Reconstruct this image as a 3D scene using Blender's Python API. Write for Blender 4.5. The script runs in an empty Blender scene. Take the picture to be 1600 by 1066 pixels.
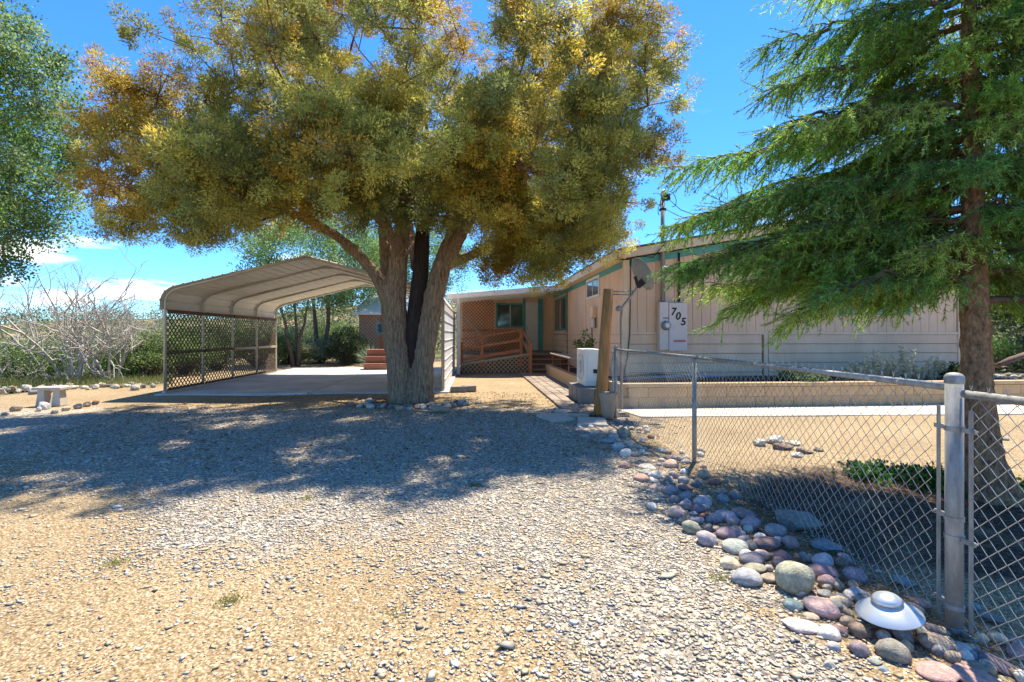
import bpy, bmesh, math, random
import numpy as np
from mathutils import Vector, Matrix, noise
R = math.radians
rng = np.random.default_rng(7); random.seed(7)
scn = bpy.context.scene
# ---------------------------------------------------------------- camera, sky, sun
H, F, HY, CX = 1.46, 760.0, 523.0, 800.0
YAW = R(4.5); ca, sa = math.cos(YAW), math.sin(YAW)
cam_d = bpy.data.cameras.new('camera'); cam = bpy.data.objects.new('camera', cam_d)
scn.collection.objects.link(cam); scn.camera = cam
cam.location = (0, 0, H); cam.rotation_euler = (R(90), 0, -YAW)
cam_d.sensor_width = 36; cam_d.lens = 36*F/1600; cam_d.shift_y = -10/1600
cam_d.clip_start = 0.05; cam_d.clip_end = 3000
SUN = Vector((0.26, 0.42, 1.0)).normalized()
elev = math.asin(SUN.z); az = math.atan2(SUN.x, SUN.y)
w = bpy.data.worlds.new("World"); scn.world = w; w.use_nodes = True
nt = w.node_tree; nt.nodes.clear(); N = nt.nodes.new; L = nt.links.new
sky = N('ShaderNodeTexSky'); sky.sky_type = 'NISHITA'; sky.sun_disc = False
sky.sun_elevation = elev; sky.sun_rotation = az; sky.altitude = 1500; sky.air_density = 1.0; sky.dust_density = 0.05; sky.ozone_density = 3.5
hsv = N('ShaderNodeHueSaturation'); hsv.inputs['Saturation'].default_value = 1.08; tint = N('ShaderNodeMixRGB'); tint.blend_type = 'MULTIPLY'; tint.inputs[0].default_value = 1; tint.inputs[2].default_value = (.50, .74, .96, 1); L(sky.outputs[0], tint.inputs[1]); L(tint.outputs[0], hsv.inputs['Color'])
tc = N('ShaderNodeTexCoord'); mp = N('ShaderNodeMapping'); mp.inputs['Scale'].default_value = (1.6, 1.6, 7.0); L(tc.outputs['Generated'], mp.inputs[0])
nz = N('ShaderNodeTexNoise'); nz.inputs['Scale'].default_value = 2.3; nz.inputs['Detail'].default_value = 9; nz.inputs['Roughness'].default_value = .6; L(mp.outputs[0], nz.inputs['Vector'])
cr = N('ShaderNodeValToRGB'); cr.color_ramp.elements[0].position = .58; cr.color_ramp.elements[1].position = .70; L(nz.outputs[0], cr.inputs[0])
sp = N('ShaderNodeSeparateXYZ'); L(tc.outputs['Generated'], sp.inputs[0])
r2 = N('ShaderNodeMapRange'); r2.inputs[1].default_value = .42; r2.inputs[2].default_value = .12; L(sp.outputs[2], r2.inputs[0])
mu = N('ShaderNodeMath'); mu.operation = 'MULTIPLY'; L(cr.outputs[0], mu.inputs[0]); L(r2.outputs[0], mu.inputs[1])
last = mu
def blob(px, py, wx, wz):
    global last
    v_ = Vector(((px-CX)/F*ca+sa, -(px-CX)/F*sa+ca, (HY-py)/F)).normalized()
    sb_ = N('ShaderNodeVectorMath'); sb_.operation = 'SUBTRACT'; sb_.inputs[1].default_value = v_; L(tc.outputs['Generated'], sb_.inputs[0])
    ml = N('ShaderNodeVectorMath'); ml.operation = 'MULTIPLY'; ml.inputs[1].default_value = (1/wx, 1/wx, 1/wz); L(sb_.outputs[0], ml.inputs[0])
    ln = N('ShaderNodeVectorMath'); ln.operation = 'LENGTH'; L(ml.outputs[0], ln.inputs[0])
    n2 = N('ShaderNodeTexNoise'); n2.inputs['Scale'].default_value = 16; n2.inputs['Detail'].default_value = 7; L(mp.outputs[0], n2.inputs['Vector'])
    m2 = N('ShaderNodeMath'); m2.operation = 'MULTIPLY_ADD'; m2.inputs[1].default_value = 1.6; L(n2.outputs[0], m2.inputs[0]); L(ln.outputs['Value'], m2.inputs[2])
    r3 = N('ShaderNodeMapRange'); r3.inputs[1].default_value = 1.75; r3.inputs[2].default_value = 1.15; L(m2.outputs[0], r3.inputs[0])
    m3 = N('ShaderNodeMath'); m3.operation = 'MAXIMUM'; L(last.outputs[0], m3.inputs[0]); L(r3.outputs[0], m3.inputs[1]); last = m3
blob(30, 392, .075, .02); blob(100, 466, .05, .016); blob(215, 455, .07, .022); blob(-160, 430, .12, .03)
mx = N('ShaderNodeMixRGB'); mx.inputs[2].default_value = (5.5, 5.6, 5.8, 1); L(last.outputs[0], mx.inputs[0]); L(hsv.outputs[0], mx.inputs[1])
bg = N('ShaderNodeBackground'); bg.inputs[1].default_value = 0.145; L(mx.outputs[0], bg.inputs[0])
wo = N('ShaderNodeOutputWorld'); L(bg.outputs[0], wo.inputs[0])
sd = bpy.data.lights.new('sun', 'SUN'); sd.energy = 5.0; sd.angle = R(0.55); sd.color = (1, .91, .76)
so = bpy.data.objects.new('sun', sd); scn.collection.objects.link(so); so.rotation_euler = SUN.to_track_quat('Z', 'Y').to_euler(); so.location = (5, 12, 30)
scn.view_settings.view_transform = 'Standard'; scn.view_settings.look = 'None'; scn.view_settings.gamma = 1
scn.view_settings.use_curve_mapping = False; scn.view_settings.exposure = 1.2
scn.render.engine = 'CYCLES'
scn.cycles.max_bounces = 8; scn.cycles.diffuse_bounces = 4; scn.cycles.transmission_bounces = 4; scn.cycles.transparent_max_bounces = 8

# ---------------------------------------------------------------- geometry from the photograph
def W(cx, d): return (cx*ca + d*sa, -cx*sa + d*ca)           # camera ground coords -> world
def G(px, py, z=0.0):                                        # point at height z seen at a pixel
    d = F*(H-z)/(py-HY); cx = (px-CX)/F*d; X, Y = W(cx, d); return Vector((X, Y, z))
def PD(px, py, d):
    cx = (px-CX)/F*d; X, Y = W(cx, d); return Vector((X, Y, H-(py-HY)*d/F))
def XY(px, Y):
    t = (px-CX)/F; return Y*(sa+t*ca)/(ca-t*sa)
def YX(px, X):
    t = (px-CX)/F; return X*(ca-t*sa)/(sa+t*ca)
def Z(X, Y, py): return H-(py-HY)*(X*sa+Y*ca)/F

# ---------------------------------------------------------------- materials
def mat(name, col, rough=.8, metal=0, var=.25, scale=6, bump=.2, bscale=40, stretch=(1, 1, 1), col2=None, coord='Object', spec=.3, attr=None, objcol=False, detail=6, bdist=.01):
    m = bpy.data.materials.new(name); m.use_nodes = True; t = m.node_tree; n = t.nodes; l = t.links
    b = n['Principled BSDF']; b.inputs['Roughness'].default_value = rough; b.inputs['Metallic'].default_value = metal
    b.inputs['Specular IOR Level'].default_value = spec
    c = n.new('ShaderNodeTexCoord'); mpp = n.new('ShaderNodeMapping'); mpp.inputs['Scale'].default_value = stretch; l.new(c.outputs[coord], mpp.inputs[0])
    z = n.new('ShaderNodeTexNoise'); z.inputs['Scale'].default_value = scale; z.inputs['Detail'].default_value = detail; z.inputs['Roughness'].default_value = .65; l.new(mpp.outputs[0], z.inputs['Vector'])
    ra = n.new('ShaderNodeValToRGB'); ra.color_ramp.elements[0].position = .3; ra.color_ramp.elements[1].position = .7; l.new(z.outputs[0], ra.inputs[0])
    c2 = col2 if col2 else tuple(v*(1-var) for v in col)
    c1 = col if col2 else tuple(min(1, v*(1+var*.6)) for v in col)
    if attr or objcol:
        if attr:
            a = n.new('ShaderNodeAttribute'); a.attribute_name = attr; src = a.outputs['Color']
        else:
            a = n.new('ShaderNodeObjectInfo'); src = a.outputs['Color']
        ra.color_ramp.elements[0].color = (1-var,)*3+(1,); ra.color_ramp.elements[1].color = (1+var*.6,)*3+(1,)
        x = n.new('ShaderNodeMixRGB'); x.blend_type = 'MULTIPLY'; x.inputs[0].default_value = 1; l.new(src, x.inputs[1]); l.new(ra.outputs[0], x.inputs[2]); l.new(x.outputs[0], b.inputs['Base Color'])
    else:
        ra.color_ramp.elements[0].color = c2+(1,); ra.color_ramp.elements[1].color = c1+(1,); l.new(ra.outputs[0], b.inputs['Base Color'])
    if bump:
        z2 = n.new('ShaderNodeTexNoise'); z2.inputs['Scale'].default_value = bscale; z2.inputs['Detail'].default_value = 5; l.new(mpp.outputs[0], z2.inputs['Vector'])
        bp = n.new('ShaderNodeBump'); bp.inputs['Strength'].default_value = bump; bp.inputs['Distance'].default_value = bdist; l.new(z2.outputs[0], bp.inputs['Height']); l.new(bp.outputs[0], b.inputs['Normal'])
    return m
def leafmat(name, trans=.35, rough=.55):
    m = bpy.data.materials.new(name); m.use_nodes = True; t = m.node_tree; n = t.nodes; l = t.links
    b = n['Principled BSDF']; b.inputs['Roughness'].default_value = rough; b.inputs['Specular IOR Level'].default_value = .25
    a = n.new('ShaderNodeAttribute'); a.attribute_name = 'Col'; l.new(a.outputs['Color'], b.inputs['Base Color'])
    tr = n.new('ShaderNodeBsdfTranslucent'); l.new(a.outputs['Color'], tr.inputs['Color'])
    mxs = n.new('ShaderNodeMixShader'); mxs.inputs[0].default_value = trans; l.new(b.outputs[0], mxs.inputs[1]); l.new(tr.outputs[0], mxs.inputs[2])
    l.new(mxs.outputs[0], n['Material Output'].inputs[0]); return m
M = {}
M['tan'] = mat('tan_siding', (.78, .53, .35), .75, var=.2, scale=1.1, bump=.2, bscale=60, stretch=(1, 1, .3))
M['tan_back'] = mat('siding_backing', (.34, .22, .14), .9, var=.2)
M['trim'] = mat('tan_trim', (.75, .56, .38), .7, var=.12, scale=3)
M['teal'] = mat('teal_paint', (.10, .33, .34), .6, var=.18, scale=5)
M['white'] = mat('white_paint', (.72, .70, .66), .55, var=.12, scale=4)
M['shingle'] = mat('brown_shingles', (.12, .09, .08), .9, var=.4, scale=15, bump=.5)
M['steel'] = mat('galvanised_steel', (.30, .30, .285), .6, metal=.3, var=.4, scale=26, bump=.15, bscale=60, stretch=(1, 1, .3))
M['wire'] = mat('galvanised_wire', (.42, .42, .40), .5, metal=.5, var=.25, scale=3, bump=0)
M['sheet'] = mat('pale_sheet_metal', (.74, .66, .53), .5, metal=.05, var=.1, scale=2, bump=.05)
M['frame'] = mat('carport_tube', (.52, .47, .38), .45, metal=.35, var=.15, scale=5, bump=.05)
M['brownwood'] = mat('brown_stained_wood', (.16, .075, .04), .75, var=.35, scale=9, bump=.3, stretch=(1, 1, .3))
M['redwood'] = mat('red_brown_stain', (.42, .165, .075), .7, var=.3, scale=8, bump=.3)
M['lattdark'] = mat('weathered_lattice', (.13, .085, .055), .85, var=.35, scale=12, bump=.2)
M['lattgrey'] = mat('sun_bleached_lattice', (.42, .32, .22), .85, var=.25, scale=10, bump=.2)
M['steps'] = mat('grey_step_boards', (.26, .20, .16), .85, var=.3, scale=8, bump=.3)
M['log'] = mat('old_timber_post', (.46, .22, .075), .8, var=.45, scale=7, bump=.7, bscale=22, stretch=(3, 3, .25), bdist=.02)
M['concrete'] = mat('concrete', (.50, .44, .36), .9, var=.14, scale=3, bump=.2, bscale=120)
M['slabc'] = mat('slab_concrete', (.52, .50, .46), .88, var=.3, scale=1.0, bump=.15, bscale=90)
M['block'] = mat('tan_block', (.46, .32, .18), .92, var=.16, scale=4, bump=.5, bscale=60)
M['cinder'] = mat('cinder_block', (.22, .21, .19), .95, var=.25, scale=8, bump=.6, bscale=70)
M['paver'] = mat('grey_brown_paver', (.27, .215, .17), .9, var=.25, scale=9, bump=.5, bscale=60, objcol=True)
M['ac'] = mat('off_white_cabinet', (.76, .73, .66), .5, var=.05, scale=3, bump=0)
M['dark'] = mat('dark_plastic', (.03, .03, .032), .6, var=.3, bump=0)
M['black'] = mat('black_number', (.012, .012, .012), .6, var=0, bump=0)
M['red'] = mat('red_print', (.55, .08, .06), .6, var=0, bump=0)
M['meter'] = mat('pale_meter_cabinet', (.64, .57, .53), .55, var=.07, scale=4, bump=0)
M['dish'] = mat('grey_dish_metal', (.27, .28, .28), .5, metal=.1, var=.12, bump=0)
M['terra'] = mat('pale_clay', (.40, .29, .20), .85, var=.2, scale=7, bump=.3)
M['rock'] = mat('river_rock', (.3, .3, .3), .88, var=.5, scale=2.8, bump=.4, bscale=9, objcol=True, spec=.35, bdist=.03)
M['rough_rock'] = mat('rough_rock', (.3, .3, .3), .85, var=.35, scale=5, bump=.7, bscale=9, objcol=True, bdist=.05)
M['chip'] = mat('gravel_chips', (.3, .3, .3), .8, var=.2, scale=30, bump=0, attr='Col')
M['bark'] = mat('juniper_bark', (.50, .35, .22), .95, scale=7, col2=(.10, .06, .035), bump=1.0, bscale=5, stretch=(5, 5, .6), bdist=.09)
M['barkdark'] = mat('dark_stem_bark', (.085, .055, .045), .9, scale=9, col2=(.02, .014, .012), bump=1.0, bscale=16, stretch=(4, 4, .55), bdist=.05)  # middle stem only: much darker bark colour than the other stems
M['cbark'] = mat('cedar_bark', (.48, .28, .15), .95, scale=17, col2=(.075, .045, .03), bump=1.0, bscale=22, stretch=(1.5, 1.5, .8), bdist=.05)
M['twig'] = mat('grey_twigs', (.46, .42, .36), .9, var=.3, scale=4, bump=0)
M['limb'] = mat('brown_limb_bark', (.17, .11, .075), .95, var=.45, scale=8, bump=.6, bscale=20)
M['leaf'] = leafmat('leaf', .45)
M['needle'] = leafmat('needles', .5)
M['mulch'] = mat('dark_mulch', (.07, .05, .035), .95, var=.5, scale=30, bump=.9, bscale=40, bdist=.03)
M['pale'] = mat('pale_path', (.66, .56, .43), .9, var=.15, scale=5, bump=.4, bscale=80)
M['tarp'] = mat('grey_cover', (.30, .30, .30), .7, var=.2)
M['green'] = mat('green_hose', (.03, .22, .10), .45, var=.1, bump=0)
M['redbrick'] = mat('faded_red_boards', (.34, .15, .10), .85, var=.2, scale=8, bump=.3)
M['roofw'] = mat('white_roof_metal', (.72, .71, .68), .55, var=.12, scale=2, bump=.1)
gm = bpy.data.materials.new('dark_glass'); gm.use_nodes = True; gb = gm.node_tree.nodes['Principled BSDF']
gb.inputs['Base Color'].default_value = (.05, .07, .08, 1); gb.inputs['Roughness'].default_value = .06; gb.inputs['Specular IOR Level'].default_value = .8; M['glass'] = gm
lm = bpy.data.materials.new('lamp_shade_metal'); lm.use_nodes = True; lb = lm.node_tree.nodes['Principled BSDF']
lb.inputs['Base Color'].default_value = (.62, .66, .68, 1); lb.inputs['Roughness'].default_value = .3; lb.inputs['Metallic'].default_value = .55; M['shade'] = lm

# ground: three attribute weights (gravel, duff, far scrub)
def ground_mat():
    m = bpy.data.materials.new('decomposed_granite'); m.use_nodes = True; t = m.node_tree; n = t.nodes; l = t.links
    b = n['Principled BSDF']; b.inputs['Roughness'].default_value = .93; b.inputs['Specular IOR Level'].default_value = .15
    c = n.new('ShaderNodeTexCoord')
    def nz(s, d=5):
        z = n.new('ShaderNodeTexNoise'); z.inputs['Scale'].default_value = s; z.inputs['Detail'].default_value = d; l.new(c.outputs['Object'], z.inputs['Vector']); return z.outputs[0]
    def ramp(src, e):
        r = n.new('ShaderNodeValToRGB'); r.color_ramp.elements[0].position = e[0][0]; r.color_ramp.elements[0].color = e[0][1]+(1,)
        r.color_ramp.elements[1].position = e[-1][0]; r.color_ramp.elements[1].color = e[-1][1]+(1,)
        for p, q in e[1:-1]:
            x = r.color_ramp.elements.new(p); x.color = q+(1,)
        l.new(src, r.inputs[0]); return r.outputs[0]
    def mix(f, a, b_, ty='MIX'):
        x = n.new('ShaderNodeMixRGB'); x.blend_type = ty
        if isinstance(f, float): x.inputs[0].default_value = f
        else: l.new(f, x.inputs[0])
        l.new(a, x.inputs[1]); l.new(b_, x.inputs[2]); return x.outputs[0]
    tan = ramp(nz(75, 9), [(.36, (.09, .06, .03)), (.47, (.22, .16, .085)), (.56, (.34, .25, .14)), (.68, (.60, .49, .32))])
    vf = n.new('ShaderNodeTexVoronoi'); vf.inputs['Scale'].default_value = 120; l.new(c.outputs['Object'], vf.inputs['Vector'])
    sf = n.new('ShaderNodeSeparateColor'); l.new(vf.outputs['Color'], sf.inputs[0])
    tan = mix(.5, tan, ramp(sf.outputs[0], [(0, (.07, .05, .03)), (.25, (.24, .16, .085)), (.7, (.38, .28, .15)), (1, (.74, .66, .50))]))
    v = n.new('ShaderNodeTexVoronoi'); v.inputs['Scale'].default_value = 38; l.new(c.outputs['Object'], v.inputs['Vector'])
    sv = n.new('ShaderNodeSeparateColor'); l.new(v.outputs['Color'], sv.inputs[0])
    gr = ramp(sv.outputs[0], [(0, (.16, .15, .15)), (.35, (.34, .31, .26)), (.7, (.46, .40, .30)), (1, (.62, .58, .50))])
    dk = ramp(v.outputs['Distance'], [(.0, (1, 1, 1)), (.5, (1, 1, 1)), (.85, (.35, .3, .27))])
    gr = mix(1.0, gr, dk, 'MULTIPLY')
    at = n.new('ShaderNodeAttribute'); at.attribute_name = 'zone'; sz = n.new('ShaderNodeSeparateColor'); l.new(at.outputs['Color'], sz.inputs[0])
    def mask(src, ns):
        a = n.new('ShaderNodeMath'); a.operation = 'ADD'; l.new(src, a.inputs[0]); l.new(ns, a.inputs[1])
        r = n.new('ShaderNodeMapRange'); r.inputs[1].default_value = .9; r.inputs[2].default_value = 1.1; l.new(a.outputs[0], r.inputs[0]); return r.outputs[0]
    ns = nz(2.2, 8)
    col = mix(mask(sz.outputs[0], ns), tan, gr)
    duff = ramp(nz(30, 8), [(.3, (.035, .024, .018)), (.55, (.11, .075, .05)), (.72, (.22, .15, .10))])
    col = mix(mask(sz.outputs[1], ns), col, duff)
    scr = ramp(nz(.35, 9), [(.35, (.07, .085, .03)), (.5, (.13, .13, .06)), (.62, (.40, .27, .15))])
    col = mix(mask(sz.outputs[2], ns), col, scr)
    big = ramp(nz(.8, 4), [(.3, (.86, .84, .82)), (.7, (1.08, 1.07, 1.06))])
    col = mix(1.0, col, big, 'MULTIPLY')
    l.new(col, b.inputs['Base Color'])
    ad = n.new('ShaderNodeMath'); ad.operation = 'SUBTRACT'; l.new(nz(70, 6), ad.inputs[0]); l.new(v.outputs['Distance'], ad.inputs[1])
    bp = n.new('ShaderNodeBump'); bp.inputs['Strength'].default_value = .8; bp.inputs['Distance'].default_value = .013; l.new(ad.outputs[0], bp.inputs['Height']); l.new(bp.outputs[0], b.inputs['Normal'])
    return m
M['ground'] = ground_mat()

# ---------------------------------------------------------------- helpers
COL = scn.collection
def tag(o, label=None, cat=None, group=None, kind=None):
    if label: o['label'] = label
    if cat: o['category'] = cat
    if group: o['group'] = group
    if kind: o['kind'] = kind
    return o
def empty(name, loc, label, cat, group=None, rz=0):
    o = bpy.data.objects.new(name, None); COL.objects.link(o); o.location = loc; o.rotation_euler = (0, 0, rz); o.empty_display_size = .2
    return tag(o, label, cat, group)
def link(name, me, parent=None, mtl=None):
    o = bpy.data.objects.new(name, me); COL.objects.link(o)
    if mtl is not None and len(me.materials) == 0: me.materials.append(M[mtl] if isinstance(mtl, str) else mtl)
    if parent is not None:
        o.parent = parent
        o.matrix_parent_inverse = Matrix.LocRotScale(world_loc(parent), parent.rotation_euler, (1, 1, 1)).inverted()
    return o
def world_loc(p):
    if p.parent is None: return p.location.copy()
    return p.matrix_parent_inverse.inverted().translation.copy() if False else (world_mat(p)).translation
def world_mat(p):
    mm = Matrix.LocRotScale(p.location, p.rotation_euler, (1, 1, 1))
    return mm if p.parent is None else world_mat(p.parent) @ p.matrix_parent_inverse @ mm
class MB:
    def __init__(s): s.v = []; s.f = []
    def add(s, vs, fs):
        o = len(s.v); s.v += [tuple(v) for v in vs]; s.f += [tuple(i+o for i in f) for f in fs]; return s
    def box(s, x0, x1, y0, y1, z0, z1):
        return s.hexa([(x0, y0, z0), (x1, y0, z0), (x1, y1, z0), (x0, y1, z0), (x0, y0, z1), (x1, y0, z1), (x1, y1, z1), (x0, y1, z1)])
    def hexa(s, p): return s.add(p, [(3, 2, 1, 0), (4, 5, 6, 7), (0, 1, 5, 4), (1, 2, 6, 5), (2, 3, 7, 6), (3, 0, 4, 7)])
    def beam(s, a, b, w_, h_, up=(0, 0, 1)):                  # box section along a->b
        a, b = Vector(a), Vector(b); d = (b-a).normalized(); u = Vector(up); sd_ = d.cross(u)
        if sd_.length < 1e-4: sd_ = d.cross(Vector((0, 1, 0)))
        sd_.normalize(); u = sd_.cross(d).normalized(); p = []
        for q in (a, b):
            for i, j in ((-1, -1), (1, -1), (1, 1), (-1, 1)): p.append(q+sd_*(i*w_/2)+u*(j*h_/2))
        return s.add(p, [(3, 2, 1, 0), (4, 5, 6, 7), (0, 1, 5, 4), (1, 2, 6, 5), (2, 3, 7, 6), (3, 0, 4, 7)])
    def tube(s, pts, r, k=10, cap=True):
        pts = [Vector(p) for p in pts]; rs = r if isinstance(r, (list, tuple)) else [r]*len(pts); vs = []; fs = []; prev = None
        for i, p in enumerate(pts):
            d = (pts[min(i+1, len(pts)-1)]-pts[max(i-1, 0)]).normalized()
            if prev is None:
                a = d.cross(Vector((0, 0, 1)));  a = d.cross(Vector((1, 0, 0))) if a.length < 1e-3 else a
            else: a = prev-d*prev.dot(d)
            a.normalize(); prev = a; b = d.cross(a)
            for j in range(k):
                t = 2*math.pi*j/k; vs.append(p+(a*math.cos(t)+b*math.sin(t))*rs[i])
        for i in range(len(pts)-1):
            for j in range(k): fs.append((i*k+j, i*k+(j+1) % k, (i+1)*k+(j+1) % k, (i+1)*k+j))
        if cap: fs += [tuple(range(k))[::-1], tuple((len(pts)-1)*k+j for j in range(k))]
        return s.add(vs, fs)
    def lathe(s, c, prof, k=24, axis=None):
        c = Vector(c); ax = Vector(axis or (0, 0, 1)).normalized(); q = ax.to_track_quat('Z', 'Y'); vs = []; fs = []
        for r, z in prof:
            for j in range(k):
                t = 2*math.pi*j/k; vs.append(c+q @ Vector((r*math.cos(t), r*math.sin(t), z)))
        for i in range(len(prof)-1):
            for j in range(k): fs.append((i*k+j, i*k+(j+1) % k, (i+1)*k+(j+1) % k, (i+1)*k+j))
        return s.add(vs, fs)
    def mesh(s, name, mtl=None, smooth=False):
        me = bpy.data.meshes.new(name); me.from_pydata(s.v, [], s.f); me.update()
        if smooth: me.polygons.foreach_set('use_smooth', [True]*len(me.polygons))
        if mtl: me.materials.append(M[mtl])
        return me
    def build(s, name, mtl, parent=None, smooth=False, bevel=0):
        o = link(name, s.mesh(name, mtl, smooth), parent)
        if bevel:
            b = o.modifiers.new('bevel', 'BEVEL'); b.width = bevel; b.segments = 2; b.limit_method = 'ANGLE'
        return o
def npmesh(name, V, Fq, mtl, cols=None, smooth=False, parent=None):
    """V (n,3), Fq (m,k) same-size polygons"""
    me = bpy.data.meshes.new(name); V = np.asarray(V, np.float32); Fq = np.asarray(Fq, np.int32); m, k = Fq.shape
    me.vertices.add(len(V)); me.vertices.foreach_set('co', V.ravel()); me.loops.add(m*k); me.loops.foreach_set('vertex_index', Fq.ravel())
    me.polygons.add(m); me.polygons.foreach_set('loop_start', np.arange(0, m*k, k, dtype=np.int32)); me.update(calc_edges=True)
    if smooth: me.polygons.foreach_set('use_smooth', np.ones(m, bool))
    if cols is not None:
        a = me.color_attributes.new('Col', 'FLOAT_COLOR', 'POINT'); c4 = np.ones((len(V), 4), np.float32); c4[:, :3] = cols; a.data.foreach_set('color', c4.ravel())
    me.materials.append(M[mtl]); return link(name, me, parent)
def unit(a): return a/np.maximum(np.linalg.norm(a, axis=1, keepdims=True), 1e-9)
def leaves(name, P, D, Ln, Wd, C, mtl='leaf', parent=None, tri=False):
    n = len(P); D = unit(D); S = unit(np.cross(D, rng.normal(size=(n, 3)))); Ln = np.broadcast_to(Ln, n)[:, None]; Wd = np.broadcast_to(Wd, n)[:, None]
    Nn = np.cross(D, S)
    if tri:
        V = np.stack([P-S*Wd, P+S*Wd, P+D*Ln], 1); return npmesh(name, V.reshape(-1, 3), np.arange(3*n).reshape(n, 3), mtl, np.repeat(C, 3, axis=0), parent=parent)
    V = np.empty((n, 4, 3)); V[:, 0] = P; V[:, 1] = P+D*Ln*.45+S*Wd+Nn*Wd*.25; V[:, 2] = P+D*Ln; V[:, 3] = P+D*Ln*.45-S*Wd+Nn*Wd*.25
    return npmesh(name, V.reshape(-1, 3), np.arange(4*n).reshape(n, 4), mtl, np.repeat(C, 4, axis=0), parent=parent)
def segs(name, A, B, Ra, Rb, k, mtl, parent=None):
    A = np.asarray(A, float); B = np.asarray(B, float); n = len(A); D = unit(B-A); ref = np.tile([0.0, 0.0, 1.0], (n, 1)); ref[np.abs(D[:, 2]) > .9] = [1, 0, 0]
    S = unit(np.cross(D, ref)); U = np.cross(S, D); t = 2*np.pi*np.arange(k)/k
    ring = S[:, None]*np.cos(t)[None, :, None]+U[:, None]*np.sin(t)[None, :, None]
    V = np.concatenate([A[:, None]+ring*np.asarray(Ra)[:, None, None], B[:, None]+ring*np.asarray(Rb)[:, None, None]], 1)
    base = (np.arange(n)*2*k)[:, None, None]; j = np.arange(k); q = np.stack([j, (j+1) % k, (j+1) % k+k, j+k], 1)
    return npmesh(name, V.reshape(-1, 3), (base+q[None]).reshape(-1, 4), mtl, smooth=True, parent=parent)

# ---------------------------------------------------------------- terrain
def ss(a, b, x):
    t = min(1, max(0, (x-a)/(b-a))); return t*t*(3-2*t)
def T(X, Y):
    z = 0.0
    out = max(ss(-9.6, -14, X), ss(25, 31, Y), ss(15.5, 19, X))
    if out > 0:
        # left valley
        zl = -1.2-0.02*max(0, -X-20)
        ridge = 6.5*math.exp(-((X+55)/24)**2-((Y-78)/26)**2)
        hillc = 12*ss(26, 85, Y)*ss(-46, -18, X)
        hillr = 4.5*ss(15, 45, X)*ss(2, 30, Y)
        zl = zl*ss(-9, -22, X)+ridge+max(hillc*.55, hillr*(1-ss(80, 90, Y))+0)
        zl += noise.noise(Vector((X*.06, Y*.06, 3)))*1.5*ss(0, 30, max(abs(X), Y)-20)
        z += out*zl
    z += noise.noise(Vector((X*.5, Y*.5, 0)))*.025*(0 if (Y > 9 and X > 1.4 and X < 15) else 1)
    return z
def zone(X, Y):
    cx = X*ca-Y*sa; d = X*sa+Y*ca
    n1 = noise.noise(Vector((X*.7, Y*.7, 9)))*.35
    # gravel drive: a band wide under the tree, narrowing to lower right
    g = ss(1.9, 3.4, d+.45*cx+n1*2.4)*(1-ss(1.3, 1.9, cx-.1*max(0, d-4)+n1*.6))*(1-ss(8.5, 11.5, d+n1))
    if cx > .2 and d < 5: g = max(g, ss(1.3, 2.6, d+.6*cx+n1)*(1-ss(1.2, 1.8, cx)))
    g = max(g, .55*ss(9, 10, Y)*(1-ss(1.5, 1.8, X))*ss(-.6, -.2, X))
    duff = 0
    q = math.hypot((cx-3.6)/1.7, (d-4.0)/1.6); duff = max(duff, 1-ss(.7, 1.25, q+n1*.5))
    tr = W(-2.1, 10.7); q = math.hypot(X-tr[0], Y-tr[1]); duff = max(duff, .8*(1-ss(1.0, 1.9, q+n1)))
    far = max(ss(-10, -13, X), ss(26, 30, Y), ss(16, 19, X))
    return (g*.62, duff*.62, far*.8)
def axis(lo, hi, step, far):
    a = list(np.arange(lo, hi+1e-6, step)); s = step; v = hi
    while v < far: s *= 1.18; v += s; a.append(v)
    s = step; v = lo; b = []
    while v > -far: s *= 1.18; v -= s; b.append(v)
    return np.array(b[::-1]+a)
xs = axis(-13, 17, .16, 700); ys = axis(-1.5, 27, .16, 700)
nx, ny = len(xs), len(ys)
GV = np.array([(x, y, T(x, y)) for y in ys for x in xs]); idx = np.arange(nx*ny).reshape(ny, nx)
GF = np.stack([idx[:-1, :-1], idx[:-1, 1:], idx[1:, 1:], idx[1:, :-1]], -1).reshape(-1, 4)
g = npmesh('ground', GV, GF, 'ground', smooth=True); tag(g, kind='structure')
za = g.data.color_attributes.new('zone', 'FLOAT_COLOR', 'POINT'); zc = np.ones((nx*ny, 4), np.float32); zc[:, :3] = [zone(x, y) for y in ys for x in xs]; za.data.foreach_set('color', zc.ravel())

# ---------------------------------------------------------------- carport slab, paths, raised bed
slab = empty('concrete_slab', (-4, 15, 0), None, None); slab['kind'] = 'structure'
for x0, x1, y0, y1 in ((-7.55, -4.03, 12.15, 16.7), (-3.99, -.62, 12.15, 16.7), (-7.55, -4.03, 16.74, 21.3), (-3.99, -.62, 16.74, 21.3)):
    MB().box(x0, x1, y0, y1, -.1, .045).build('slab_panel', 'slabc', slab, bevel=.008)
pp = empty('paver_path', (2.2, 13, 0), None, None); pp['kind'] = 'structure'
MB().box(1.7, 2.78, 8.5, 18.4, -.1, .012).build('sand_bed', 'mulch', pp)
pm = MB().box(-.098, .098, -.098, .098, 0, .04).mesh('paver', 'paver'); cnt = 0
for i in range(5):
    for j in range(46):
        x = 1.79+i*.212; y = 8.7+j*.212
        if x > 2.15 and y < 11.2 and x > 2.2 and y > 9.85: continue
        o = link('paver', pm, pp); o.location = Vector((x+rng.normal()*.003, y+rng.normal()*.003, .008+rng.random()*.006))-pp.location*0
        o.rotation_euler = (rng.normal()*.012, rng.normal()*.012, rng.normal()*.02); k = .75+.5*rng.random(); o.color = (.27*k, .215*k, .17*k, 1)
        o.matrix_parent_inverse = Matrix.Translation(-pp.location)
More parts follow.
